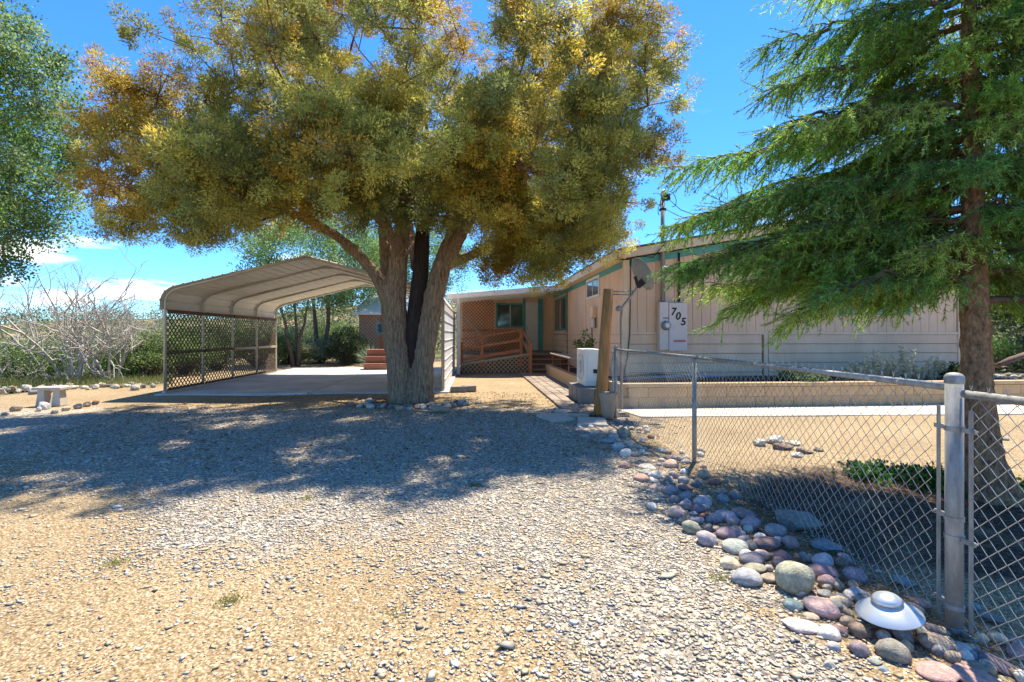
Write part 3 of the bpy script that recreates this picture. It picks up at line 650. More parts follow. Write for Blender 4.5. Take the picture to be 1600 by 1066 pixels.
pal = np.array([(.55, .42, .07), (.60, .52, .11), (.42, .42, .10), (.48, .32, .05), (.28, .31, .10), (.66, .57, .12), (.46, .44, .10)])
cw = []
for p in tg:
    n_ = noise.noise(Vector(p*.55)); q = n_*1.3+rng.normal()*.38+.08
    cw.append(3 if q < -.5 else 0 if q < -.15 else 1 if q < .05 else 2 if q < .3 else 6 if q < .5 else 4 if q < .75 else 5)
C = pal[cw]*rng.uniform(.5, 1.3, (len(tg), 1))
# each clump breaks into several finer sprays
sub = 9; cc = np.repeat(tg, sub, 0)+unit(rng.normal(size=(len(tg)*sub, 3)))*rng.uniform(.12, .58, (len(tg)*sub, 1))*np.array([1, 1, .75]); Cs = np.repeat(C, sub, 0)*rng.uniform(.8, 1.25, (len(tg)*sub, 1))
P, D, Ln, Wd, Cc = clumpleaves(cc, rng.uniform(.10, .21, len(cc)), 115, (.035, .065), (.008, .0135), Cs, .85, .9)
tc_ = np.repeat(tg, sub*115, 0); D = D+unit(P-tc_)*.7
leaves('crown', P, D, Ln, Wd, Cc, 'leaf', jun, tri=True)
# twigs into the sprays
par = np.repeat(tg, sub, 0); segs('twigs', par, cc, np.full(len(cc), .006), np.full(len(cc), .003), 3, 'limb', jun)

# ---------------------------------------------------------------- the cedar in the fenced yard
DC = 4.35
ct = empty('cedar_tree', G(1540, 776), 'soft needled green cedar with drooping sprays in the fenced yard', 'tree')
tp = [PD(px, py, DC) for px, py in ((1556, 800), (1548, 765), (1538, 720), (1531, 660), (1527, 600), (1524, 520), (1522, 440), (1521, 340), (1519, 220), (1516, 100), (1514, -60), (1512, -250), (1512, -420))]
tr_ = [v*.72*DC/F for v in (62, 46, 34, 29, 26, 25, 23, 19.5, 16, 14, 12, 9, 5)]
ctk = MB().tube(tp, tr_, 26).build('trunk', 'cbark', ct, True)
sb = ctk.modifiers.new('sub', 'SUBSURF'); sb.subdivision_type = 'SIMPLE'; sb.levels = 3; sb.render_levels = 3
tx = bpy.data.textures.new('bark_plates', 'VORONOI'); tx.noise_scale = .05
dm = ctk.modifiers.new('plates', 'DISPLACE'); dm.texture = tx; dm.strength = .03; dm.texture_coords = 'GLOBAL'
PA, PB, RA, RB = [], [], [], []; LP, LD, LL, LC = [], [], [], []
def trunk_at(z):
    for i in range(1, len(tp)):
        if tp[i].z >= z: f = (z-tp[i-1].z)/(tp[i].z-tp[i-1].z); return np.array(tp[i-1].lerp(tp[i], f))
    return np.array(tp[-1])
cpal = np.array([(.23, .42, .06), (.16, .34, .07), (.32, .50, .08), (.14, .28, .06), (.42, .58, .12)])
def limb(z, ang, length, rise, droop, r0=.032, dens=1.0):
    # ang measured in camera frame: 180 = towards photo left
    if R(150) < ang < R(220): ang -= R(33); length *= .92 if z < 3.5 else .76
    dx, dy = math.cos(ang), math.sin(ang); wx, wy = dx*ca+dy*sa, -dx*sa+dy*ca; dv = np.array([wx, wy, 0]); sv = np.array([-wy, wx, 0]); o = trunk_at(z)
    n = 12; pts = []
    for i in range(n+1):
        f = i/n; pts.append(o+dv*length*f+np.array([0, 0, rise*f*length-droop*f*f*length])+(rng.normal(size=3)*.03 if i else 0))
    for i in range(n): PA.append(pts[i]); PB.append(pts[i+1]); RA.append(r0*(1-i/n)+.004); RB.append(r0*(1-(i+1)/n)+.004)
    lc_ = cpal[rng.integers(0, 5)]*rng.uniform(.85, 1.2)
    ns = int(length*20*dens)
    for s in range(ns):
        f = .05+.95*(s+rng.random())/ns; a = pts[min(n-1, int(f*n))]*(1-(f*n) % 1)+pts[min(n, int(f*n)+1)]*((f*n) % 1)
        side = (1 if s % 2 else -1)*rng.uniform(.3, 1); ln = (.25+.75*(1-f))*rng.uniform(.5, 1.05)*min(1.0, length*.4)
        d1 = unit((dv*rng.uniform(.5, 1.0)+sv*side+np.array([0, 0, rng.uniform(-.15, .2)]))[None])[0]
        q = [a+d1*ln*g-np.array([0, 0, .38*ln*g*g]) for g in (0, .35, .7, 1)]
        for i in range(3): PA.append(q[i]); PB.append(q[i+1]); RA.append(.008-.002*i); RB.append(.006-.0018*i)
        nt_ = max(5, int(ln*30))
        tc2 = lc_*rng.uniform(.8, 1.25)
        for u in range(nt_):
            g_ = .1+.9*rng.random(); b = a+d1*ln*g_-np.array([0, 0, .38*ln*g_*g_]); tl = rng.uniform(.10, .34)
            d2 = unit((d1*.55+dv*.3+rng.normal(size=3)*.45+np.array([0, 0, -.8]))[None])[0]; e = b+d2*tl
            PA.append(b); PB.append(e); RA.append(.0028); RB.append(.0015)
            k = int(tl*135); t_ = rng.random(k)[:, None]; pp_ = b+(e-b)*t_; dd_ = d2*.9+unit(rng.normal(size=(k, 3)))*.85
            LP.append(pp_); LD.append(dd_); LL.append(rng.uniform(.03, .06, k)); LC.append(np.clip(tc2*(1+rng.normal(size=(k, 1))*.2), .01, 1))
P180 = math.pi
for z, a, ln, ri, dr_ in ((2.05, 172, 2.5, .12, .12), (2.2, 190, 2.7, .22, .2), (2.35, 160, 2.3, .15, .18), (2.5, 205, 1.9, .1, .2), (2.0, 215, 1.5, .1, .25), (2.75, 178, 2.9, .2, .2), (2.9, 196, 2.4, .15, .25), (3.1, 165, 2.6, .12, .15), (3.35, 186, 2.75, .12, .12),
                          (3.5, 210, 2.0, .1, .2), (3.75, 174, 2.3, .1, .16), (4.0, 195, 2.1, .08, .15), (4.25, 168, 2.0, .1, .15), (4.5, 186, 2.2, .1, .13), (4.8, 205, 1.8, .1, .15), (5.0, 172, 1.3, .08, .15), (5.4, 190, .9, .05, .15), (5.8, 175, .8, .1, .15),
                          (2.1, 130, 1.8, .15, .2), (2.6, 110, 1.9, .1, .2), (3.2, 125, 1.9, .1, .2), (3.9, 110, 1.7, .1, .2), (4.6, 130, 1.6, .1, .2), (2.0, 5, 1.9, .12, .15), (1.75, -12, 1.6, .05, .1), (2.4, -15, 1.7, .15, .2), (2.8, 15, 1.9, .1, .2), (3.2, -8, 1.8, .1, .2),
                          (3.7, 12, 1.7, .1, .2), (4.2, -10, 1.6, .1, .2), (4.8, 10, 1.5, .1, .2), (2.3, 60, 1.8, .1, .2), (3.0, 75, 1.8, .1, .2), (3.8, 50, 1.6, .1, .2), (2.9, 285, .55, .1, .4), (3.3, 255, .6, .1, .4), (3.7, 280, .6, .1, .4), (4.1, 260, .6, .1, .4), (4.4, 290, .6, .1, .4), (3.5, 330, 1.1, .1, .3), (4.0, 345, 1.3, .1, .3), (3.0, -20, 1.5, .1, .3), (2.6, 20, 1.9, .1, .3), (4.5, 20, 1.5, .1, .3), (2.25, 182, 2.2, .0, .28), (2.1, 200, 1.6, .0, .3), (1.95, 165, 1.7, .05, .3), (2.6, 188, 2.6, .1, .3), (5.4, 40, 1.0, .1, .2), (5.6, 120, 1.0, .1, .2), (6.2, 200, .7, .1, .1), (6.6, 60, .6, .1, .1)):
    limb(z, R(a), ln, ri, dr_)
for q in range(34): limb(2.05+q*.075, q*2.4+.3, rng.uniform(.5, .95), .1, .35, .014, 1.5)
segs('limbs', PA, PB, np.array(RA), np.array(RB), 4, 'limb', ct)
LPc = np.concatenate(LP); print('cedar needles', len(LPc))
leaves('crown', LPc, np.concatenate(LD), np.concatenate(LL), .0042, np.concatenate(LC), 'needle', ct, tri=True)

# ---------------------------------------------------------------- chain-link fence
FZ = 1.21
P1, P2, P3 = G(962, 652), G(1085, 722), G(1491, 988); dfw = (P3-P2).normalized(); P4 = P3+dfw*2.6; P4.z = 0
fence = empty('chain_link_fence', P2, 'galvanised chain link fence running from the timber post to the front of the yard', 'fence')
def post(p, r, h, cap=True, name='post'):
    o = MB().tube([p-Vector((0, 0, .1)), p+Vector((0, 0, h))], r, 24).build(name, 'steel', fence, True)
    m_ = o.data; m_.polygons.foreach_set('use_smooth', [len(q.vertices) == 4 for q in m_.polygons])
    if cap:
        z = h; MB().lathe(p+Vector((0, 0, z-.035)), [(r+.003, 0), (r+.004, .028), (r+.001, .038), (r*.85, .047), (r*.5, .053), (0, .055)], 24).build('post_cap', 'steel', o, True)
    return o
po1 = post(P1, .031, 1.25); po2 = post(P2, .026, 1.17); po3 = post(P3, .036, 1.255)
post(P4, .036, 1.25)
ZR = 1.20; off = Vector((0, 0, ZR))
for a, b in ((P1, P2), (P2, P3)):
    d_ = (b-a).normalized(); MB().tube([a+off+d_*(.03 if a is P1 else .0), b+off-d_*(.046 if b is P3 else 0)], .019, 12).build('top_rail', 'steel', fence, True)
off2 = Vector((0, 0, 1.175)); MB().tube([P3+off2+dfw*.05, P4+off2], .019, 12).build('top_rail', 'steel', fence, True)
nrm = Vector((-dfw.y, dfw.x, 0))
if nrm.x < 0: nrm = -nrm
for sgn, zz in ((-1, .02), (1, .02)):
    p = P3+dfw*.085*sgn
    MB().beam(p+Vector((0, 0, .05)), p+Vector((0, 0, 1.1)), .006, .018).tube([p+Vector((0, 0, .05)), p+Vector((0, 0, 1.1))], .008, 6).build('tension_bar', 'steel', fence)
for z, sgn in ((1.0, 0), (.56, -1), (.47, 1), (.13, -1), (.02, 1)):
    bd = MB(); bd.lathe(P3+Vector((0, 0, z)), [(.0365, -.012), (.0395, -.010), (.0395, .010), (.0365, .012)], 24)
    for s in ((1, -1) if sgn == 0 else (sgn,)): bd.beam(P3+dfw*.045*s+Vector((0, 0, z)), P3+dfw*.105*s+Vector((0, 0, z)), .014, .022)
    bo = bd.build('brace_band', 'steel', fence)
    s = sgn or 1
    MB().tube([P3+dfw*.098*s+nrm*.02+Vector((0, 0, z)), P3+dfw*.098*s-nrm*.022+Vector((0, 0, z))], .006, 6).build('bolt', 'steel', bo)
# mesh fabric: zig-zag wires
def fabric(A, B, zt, dg=.083, r=.0017):
    A, B = Vector(A), Vector(B); Ln = (B-A).length; u = (B-A)/Ln; n = int(Ln/(dg/2)); rows = int((zt-.0)/(dg/2)); SA, SB = [], []
    sag = lambda s: noise.noise(Vector((s*1.3, A.y, 0)))*.012
    for i in range(n):
        for j in range(rows):
            s0 = i*dg/2; z0 = zt-j*dg/2
            if (i+j) % 2 == 0: a, b = (s0, z0), (s0+dg/2, z0-dg/2)
            else: a, b = (s0+dg/2, z0), (s0, z0-dg/2)
            o_ = .0025*(1 if (i+j) % 2 else -1)
            pa = A+u*a[0]+nrm*(sag(a[0])-o_*.6); pb = A+u*b[0]+nrm*(sag(b[0])+o_*.6); pa.z = a[1]+.012; pb.z = b[1]+.012; SA.append(pa); SB.append(pb)
        if i % 2 == 0:                                        # twisted barbs on top
            p = A+u*(i*dg/2+0); p.z = zt+.012
            for s in (-1, 1): q = p+u*(.007*s)+Vector((0, 0, .028)); SA.append(p.copy()); SB.append(q)
    n2 = len(SA); return SA, SB, r
SA = []; SB = []
for a, b, zt in ((P1, P2, 1.21), (P2, P3-dfw*.085, 1.21), (P3+dfw*.085, P4, 1.18)):
    x, y, r_ = fabric(a, b, zt); SA += x; SB += y
rr = np.full(len(SA), .0021); fo = segs('chain_link_mesh', np.array(SA), np.array(SB), rr, rr, 4, 'wire', fence); fo['kind'] = 'stuff'
for a, b, n_ in ((P1, P2, 4), (P2, P3, 5)):                     # wire ties
    for i in range(n_):
        p = a.lerp(b, (i+.5)/n_)+off; MB().tube([p+nrm*.024+Vector((0, 0, .0)), p+Vector((0, 0, .024)), p-nrm*.024, p-Vector((0, 0, .024)), p+nrm*.024], .0022, 5).build('wire_tie', 'wire', fence)
MB().tube([P1+Vector((-.02, .03, 1.15)), P1+Vector((-.05, .06, .9)), P1+Vector((-.03, .05, .5)), P1+Vector((-.04, .06, .1))], .016, 6).build('loose_mesh_roll', 'wire', fence)

# ---------------------------------------------------------------- timber post, dish, planter, AC
b0, b1 = G(936, 649), PD(951, 452, 8.85)
tpst = empty('timber_post', b0, 'leaning orange brown timber post beside the end of the chain link fence', 'post')
o = MB().tube([b0-Vector((0, 0, .1)), b0.lerp(b1, .33)+Vector((.01, 0, 0)), b0.lerp(b1, .66), b1], [.115, .103, .098, .09], 20).build('shaft', 'log', tpst, True)
o.data.polygons.foreach_set('use_smooth', [len(q.vertices) == 4 for q in o.data.polygons])
pot = empty('clay_pot', G(950, 656), 'tall narrow pale clay pot at the foot of the timber post', 'pot')
pc = G(950, 655); MB().lathe(pc, [(0, 0), (.085, 0), (.105, .1), (.125, .22), (.14, .36), (.155, .41), (.155, .46), (.14, .46), (.125, .38), (.1, .3), (0, .3)], 24).build('pot_body', 'terra', pot, True)
# pole and dish
dsh = empty('satellite_dish', PD(970, 640, 9.2), 'grey satellite dish with a feed arm, seen from behind, on a bent pole', 'satellite dish')
DD = 9.1
MB().tube([PD(971, 640, DD), PD(971, 560, DD), PD(970, 500, DD), PD(972, 480, DD), PD(985, 464, DD), PD(994, 452, DD), PD(997, 440, DD)], .024, 10).build('mast', 'steel', dsh, True)
MB().tube([PD(958, 456, DD), PD(992, 455, DD)], .012, 8).tube([PD(958, 460, DD), PD(990, 461, DD)], .012, 8).build('strut', 'steel', dsh, True)
MB().lathe(PD(967, 482, DD-.06), [(0, .02), (.05, .015), (.06, -.02), (0, -.02)], 14, (0, -1, 0)).build('mount_plate', 'steel', dsh, True)
axd = Vector((.93, .12, .50)).normalized(); dc = PD(1001, 430, DD)
prof_ = [(0, 0)]+[(.33*f, .07*f*f) for f in (.2, .4, .6, .8, 1)]+[(.335, .075), (.325, .082)]+[(.325*f, .012+.07*f*f) for f in (.9, .6, .3)]+[(0, .012)]
MB().lathe(dc-axd*.03, prof_, 36, axd).build('reflector', 'dish', dsh, True)
lnb = PD(1047, 422, DD+.05)
MB().tube([PD(1012, 452, DD), lnb], .012, 8).build('feed_arm', 'steel', dsh, True)
fd = (dc-lnb).normalized(); MB().lathe(lnb+Vector((0, 0, .04)), [(0, 0), (.035, 0), (.035, .07), (.05, .09), (.05, .13), (0, .13)], 14, fd).build('feed_horn', 'white', dsh, True)
MB().box(-.05, .05, -.04, .04, -.06, .06).build('feed_box', 'dark', dsh).location = lnb-Vector((0, 0, 0))
bpy.data.objects[-1] if False else None
MB().beam(PD(996, 447, DD), PD(1008, 437, DD), .07, .12).beam(PD(992, 432, DD-.03), PD(998, 450, DD-.03), .05, .05).build('bracket', 'dark', dsh)
# AC
ax0, ax1, ay0, ay1 = 2.36, 2.70, 10.2, 11.02; az0 = .36; az1 = Z(2.4, 10.2, 546)
ac = empty('heat_pump_unit', ((ax0+ax1)/2, (ay0+ay1)/2, az0), 'white outdoor heat pump standing on cinder blocks beside the path', 'air conditioner')
MB().box(ax0, ax1, ay0, ay1, az0, az1).build('cabinet', 'ac', ac, bevel=.015)
MB().lathe((ax0-.004, (ay0+ay1)/2, (az0+az1)/2), [(.3, 0), (.31, .012), (.29, .02), (.28, 0)], 32, (-1, 0, 0)).build('fan_ring', 'ac', ac)
MB().lathe((ax0+.004, (ay0+ay1)/2, (az0+az1)/2), [(.28, .002), (.0, .006)], 32, (-1, 0, 0)).build('fan_recess', 'dark', ac)
gq = MB()
for k in range(7): rr_ = .04*(k+1); gq.tube([(ax0-.012, (ay0+ay1)/2+rr_*math.cos(t), (az0+az1)/2+rr_*math.sin(t)) for t in np.linspace(0, 2*math.pi, 25)], .004, 4, False)
for k in range(6): t = k*math.pi/6; gq.tube([(ax0-.014, (ay0+ay1)/2-.28*math.cos(t), (az0+az1)/2-.28*math.sin(t)), (ax0-.014, (ay0+ay1)/2+.28*math.cos(t), (az0+az1)/2+.28*math.sin(t))], .004, 4)
gq.build('fan_grille', 'white', ac)
MB().box(ax0+.06, ax1-.06, ay0-.012, ay0-.002, az0+.1, az1-.1).build('service_panel', 'ac', ac, bevel=.004)
MB().box(ax0+.18, ax1-.05, ay0-.04, ay0-.013, az0+.28, az0+.36).tube([(ax0+.25, ay0-.03, az0+.3), (ax0+.27, ay0-.08, az0+.24), (ax0+.33, ay0-.07, az0+.12), (ax1+.05, ay0-.02, az0+.05)], .014, 8).build('valve_lines', 'dark', ac, True)
cbs = []
for i, (x, y, z) in enumerate(((2.33, 10.0, 0), (2.33, 10.46, 0), (2.33, 10.92, 0), (2.62, 10.0, 0), (2.62, 10.46, 0))):
    o = MB().box(x-.14, x+.14, y-.19, y+.21, .0, .352).build('cinder_block', 'cinder', None, bevel=.008)
    tag(o, ['grey cinder block nearest the camera under the heat pump on the path side', 'grey cinder block in the middle under the heat pump on the path side', 'grey cinder block farthest along the path under the heat pump', 'grey cinder block under the heat pump nearest the timber post', 'grey cinder block under the heat pump close to the house wall'][i], 'cinder block', 'cinder blocks under the heat pump')
# planter wall of blocks beside the path
pl = empty('planter_wall', (2.62, 14, 0), 'low tan block edging wall between the paver path and the house', 'wall')
bm2 = MB().box(-.09, .09, -.195, .195, 0, .19).mesh('block', 'block')
for c in range(2):
    for j in range(15):
        o = link('block', bm2, pl); o.location = (2.68, 11.4+j*.4+(.2 if c else 0), .005+c*.195); o.matrix_parent_inverse = Matrix.Translation(-pl.location)
tag(MB().box(2.78, XL-.03, 11.2, 17.6, -.05, .30).build('planter_soil', 'mulch'), kind='structure')
gb_ = empty('garden_bench', (2.9, 14.6, .3), 'narrow wooden bench board on a rusty iron frame beside the house wall', 'bench')
MB().box(2.58, 2.95, 13.0, 16.4, .80, .84).build('bench_board', 'lattgrey', gb_, bevel=.004)
for y in (13.3, 16.1):
    for x in (2.62, 2.9): MB().tube([(x, y, .8), (x+.01, y, .0 if x < 2.6 else .29)], .014, 6).build('leg', 'redwood', gb_)
    MB().tube([(2.62, y, .55), (2.9, y, .55)], .01, 6).build('leg_brace', 'redwood', gb_)
hs = MB(); pts = [(2.95+.17*math.cos(t)*(1-.02*t/6), 12.6+.25*math.sin(t), .32+.012*t/6.28*2) for t in np.linspace(0, 6.28*4, 90)]
tag(hs.tube(pts, .012, 6).build('garden_hose', 'green', None, True), 'coiled green garden hose lying on the planter by the heat pump', 'hose')

# utility boxes on the side wall
ub = empty('utility_box', (XL, 13.9, 2), 'beige telephone box with cables on the side wall near the small window', 'utility box')
yb = YX(931, XL); z1, z0 = Z(XL, yb, 480), Z(XL, yb, 497)
MB().box(XL-.15, XL-.012, yb-.2, yb+.2, z0, z1).build('box_cover', 'trim', ub, bevel=.01)
MB().box(XL-.12, XL-.012, yb-.16, yb+.14, z0-.28, z0-.01).build('lower_box', 'meter', ub, bevel=.01)
MB().tube([(XL-.05, yb+.25, z0+.05), (XL-.05, yb+.3, z0-.2), (XL-.03, yb+.25, .5)], .014, 6).tube([(XL-.06, yb-.18, z0), (XL-.08, yb-.26, z0-.12), (XL-.06, yb-.2, z0-.3)], .014, 6).build('cable', 'dark', ub, True)
# wall lantern
ln_ = empty('wall_lantern', (XL, 21, 2.5), 'dark bronze porch lantern on the side wall beside the teal window', 'lamp')
yl = YX(868, XL)+1.2; zl = Z(XL, yl, 476)
MB().lathe((XL-.2, yl, zl), [(0, .2), (.03, .18), (.11, .08), (.11, .06)], 8).build('lantern_cap', 'dark', ln_)
MB().lathe((XL-.2, yl, zl), [(.09, .06), (.06, -.14), (0, -.15)], 8).build('lantern_glass', 'glass', ln_)
MB().tube([(XL-.012, yl, zl-.25), (XL-.1, yl, zl-.3), (XL-.2, yl, zl-.15)], .015, 6).box(XL-.03, XL-.012, yl-.06, yl+.06, zl-.35, zl-.15).build('bracket', 'dark', ln_)
# meter cabinet 705
def fx(px): return XY(px, YF)
def fz(px, py): return Z(fx(px), YF, py)
mc = empty('meter_cabinet', (fx(1047), YF-.1, fz(1047, 548)), 'pale electric meter cabinet numbered 705 on the front wall', 'meter box')
za, zb_ = fz(1030, 548), fz(1030, 473); yc = YF-.2
MB().box(fx(1026), fx(1040)-.006, yc, YF-.035, za+.02, zb_).build('meter_section', 'meter', mc, bevel=.006)
pn = MB().box(fx(1040)+.006, fx(1068), yc-.012, YF-.035, za, zb_-.02).build('panel_door', 'meter', mc, bevel=.006)
zm = fz(1035, 509); MB().lathe((fx(1035), yc, zm), [(.115, 0), (.115, .03), (.1, .045), (.095, .1), (.07, .12), (0, .125)], 24, (0, -1, 0)).build('meter', 'dish', mc, True)
MB().lathe((fx(1035), yc-.126, zm), [(.055, 0), (.0, .004)], 20, (0, -1, 0)).build('meter_dial', 'white', mc)
MB().box(fx(1035)-.07, fx(1035)+.07, yc-.006, yc-.001, zm+.17, zm+.19).build('slot_plate', 'dark', mc)
def digit(ch, px, py, s, par, mtl='black', y=None, rot=0, ext=.004):
    c = bpy.data.curves.new('t', 'FONT'); c.body = ch; c.size = s; c.extrude = ext; c.align_x = 'CENTER'; c.align_y = 'CENTER'; c.offset = .004*s/.2; c.shear = .15
    o = bpy.data.objects.new('t', c); COL.objects.link(o); dg = bpy.context.evaluated_depsgraph_get(); me = bpy.data.meshes.new_from_object(o.evaluated_get(dg)); bpy.data.objects.remove(o)
    me.transform(Matrix.Translation((fx(px), y or yc-.018, fz(px, py))) @ Matrix.Rotation(R(90), 4, 'X') @ Matrix.Rotation(rot, 4, 'Z')); me.materials.clear(); me.materials.append(M[mtl]); return link('number_digit' if par is mc or len(ch) == 1 else 'sticker_text', me, par)
for ch, px, py in (('7', 1046.5, 488), ('0', 1053.5, 495), ('5', 1061.5, 503.5)): digit(ch, px, py, .25, pn)
o = digit('DANGER', 1056, 533, .075, pn, 'red', rot=0, ext=.002); o.name = 'sticker_text'
# service mast
mst = empty('service_mast', (fx(1032), YF-.12, 2.4), 'grey electric service mast rising through the eave above the meter cabinet', 'mast')
xm_ = fx(1033); ym = YF-.1; zt = Z(xm_, ym, 305)
MB().tube([(xm_, ym, zb_), (xm_, ym, zt)], .05, 14).build('conduit', 'steel', mst, True)
MB().lathe((xm_, ym, zt-.02), [(.055, 0), (.07, .03), (.07, .1), (.04, .15), (0, .16)], 14, (.3, -.1, 1)).build('weatherhead', 'white', mst, True)
MB().box(xm_+.03, xm_+.16, ym-.07, ym+.07, zt-.12, zt+.02).build('weatherhead_hood', 'dark', mst)
MB().lathe((xm_, ym, zt-.38), [(.055, 0), (.085, 0), (.085, .05), (.055, .05)], 12).build('clamp', 'dark', mst)
MB().lathe((xm_, ym, Z(xm_, ym, 368)), [(.13, -.0), (.1, .03), (.055, .1)], 16).build('roof_flashing', 'steel', mst)
for cx_, cz_, rr_, ph in ((-.14, -.02, .17, 0), (.2, -.02, .2, 1), (-.05, -.3, .14, 2), (.05, -.1, .16, 3)):
    MB().tube([(xm_+cx_+rr_*math.cos(t)*.8, ym-.03+.1*math.sin(t+ph), zt-.08+cz_+rr_*math.sin(t)) for t in np.linspace(-2.6+ph, 2.2+ph, 18)], .009, 5).build('wire_loop', 'dark', mst, True)
jx = Vector((xm_+.75, ym, zt-.45)); far = PD(2100, 120, 15)
cb = empty('overhead_cable', jx, 'black overhead power cable running from the service mast into the cedar', 'cable')
MB().tube([(xm_+.1, ym, zt-.05), (xm_+.45, ym, zt-.35), tuple(jx)], .01, 5).build('tap_wire', 'dark', cb, True)
MB().tube([(xm_+.1, ym, zt-.35), (xm_+.4, ym, zt-.5), tuple(jx-Vector((0, 0, .15)))], .01, 5).build('tap_wire', 'dark', cb, True)
MB().tube([jx.lerp(far, f)-Vector((0, 0, 1.1*math.sin(math.pi*f)))*.6 for f in np.linspace(0, 1, 20)], .013, 5).build('span_wire', 'dark', cb, True)
MB().tube([jx.lerp(far, f)-Vector((0, 0, 1.1*math.sin(math.pi*f)+.2*f))*.6+Vector((0, .05, -.05)) for f in np.linspace(0, 1, 20)], .009, 5).build('span_wire', 'dark', cb, True)
pc_ = MB(); pc_.tube([(fx(1060), YF-.04, fz(1060, 472)), (fx(1060), YF-.04, gz(fx(1060))-.05)], .025, 8)
tag(pc_.build('downpipe', 'dark', None, True), 'thin dark pipe on the front wall right of the service mast', 'pipe')
tag(MB().tube([(fx(1030), YF-ov-.03, rz_(fx(1030))), (fx(1010), YF-ov-.04, rz_(fx(1010))-.3), (fx(985), YF-.05, fz(985, 400)), (fx(983), YF-.05, fz(983, 520)), (fx(979), YF-.05, fz(979, 560)), (fx(975), YF-.05, .5)], .014, 6).build('drop_cable', 'dark', None, True), 'thin black cable hanging under the eave and down the house corner', 'cable')
# black pipes and covers on the raised bed
for i, (p0, p1, py) in enumerate(((975, 1075, 572), (972, 1180, 580), (975, 1300, 590))):
    X_, Y_ = XY(p0, 10.9-.5*i), 10.9-.5*i
    tag(MB().tube([(X_, Y_, .48), ((X_+XY(p1, Y_))/2, Y_+.05, .53), (XY(p1, Y_), Y_, .47)], .045, 8).build('irrigation_pipe', 'tarp' if i == 1 else 'dark', None, True),
        ['black irrigation pipe on the raised bed closest to the house wall', 'grey pipe lying on the raised bed between two black ones', 'longest black pipe on the raised bed just behind the block wall'][i], 'pipe', 'pipes lying on the raised bed')

# ---------------------------------------------------------------- stones
def rock_mesh(i, ang=False):
    bm = bmesh.new(); bmesh.ops.create_icosphere(bm, subdivisions=2 if ang else 3, radius=1); r = random.Random(i*31+5); o = Vector((r.random()*50, r.random()*50, 3)); pw_ = r.uniform(.8, 1.1)
    for v in bm.verts:
        n = v.co.normalized(); k = 1+.26*noise.noise(n*.9+o)+.09*noise.noise(n*2.1+o)+.02*noise.noise(n*6+o)
        if ang: k = 1+.35*noise.noise(n*1.3+o)+.15*noise.cell(n*1.7+o)
        v.co = n*k
    if ang:
        for q in range(5):
            d = Vector((r.gauss(0, 1), r.gauss(0, 1), r.gauss(0, 1))).normalized(); h = r.uniform(.55, .85)
            for v in bm.verts:
                s = v.co.dot(d)
                if s > h: v.co -= d*(s-h)
    me = bpy.data.meshes.new('stone'); bm.to_mesh(me); bm.free(); me.polygons.foreach_set('use_smooth', [not ang]*len(me.polygons)); me.materials.append(M['rough_rock' if ang else 'rock']); return me
RM = [rock_mesh(i) for i in range(9)]; RA_ = [rock_mesh(i+40, True) for i in range(6)]
CO = dict(white=(.60, .56, .50), pale=(.50, .46, .40), cream=(.56, .45, .30), tan=(.38, .30, .21), grey=(.27, .27, .26), blue=(.25, .26, .27), slate=(.14, .145, .155), lav=(.34, .29, .31), violet=(.22, .155, .19), plum=(.15, .095, .10), mauve=(.34, .215, .205), pink=(.56, .38, .29), rose=(.42, .23, .18), red=(.30, .11, .08), green=(.27, .28, .20), teal=(.20, .29, .28), olive=(.24, .23, .16), black=(.07, .07, .075), brown=(.24, .16, .11))
def stone(px, py, w_, h_, col, label, rot=0, ang=False, group='river stones bordering the fence', name='river_stone', flat=None, lift=0, z0=0):
    g_ = G(px, py+h_*.22, z0); d = (g_.x*sa+g_.y*ca); w = w_*d/F*math.cos(math.atan((px-CX)/F))**.9; th = math.atan2(H-z0, d); hh = h_*d/F*math.cos(th); Dp = .8*w if w_ < h_*3 else .5*w
    Dp = min(Dp, .95*hh/math.sin(th)); q = max(hh**2-(Dp*math.sin(th))**2, (.3*w)**2*.5); Hh = math.sqrt(q)/math.cos(th); Hh = min(max(Hh, .35*Dp), .95*w)
    if flat: Hh = flat*w
    o = bpy.data.objects.new(name, random.choice(RA_ if ang else RM)); COL.objects.link(o); o.scale = (w/2, Dp/2, Hh/2)
    o.location = (g_.x, g_.y, z0+Hh*.27+lift); o.rotation_euler = (random.uniform(-.12, .12), random.uniform(-.12, .12)+R(rot*.3), -YAW-R(rot)*1.1)
    c = CO[col] if isinstance(col, str) else col; c = [v*.88+u*.15 for v, u in zip(c, (.44, .38, .30))]; k = random.uniform(.85, 1.15)*1.12; o.color = (c[0]*k, c[1]*k, c[2]*k, 1)
    return tag(o, label, 'stone', group)
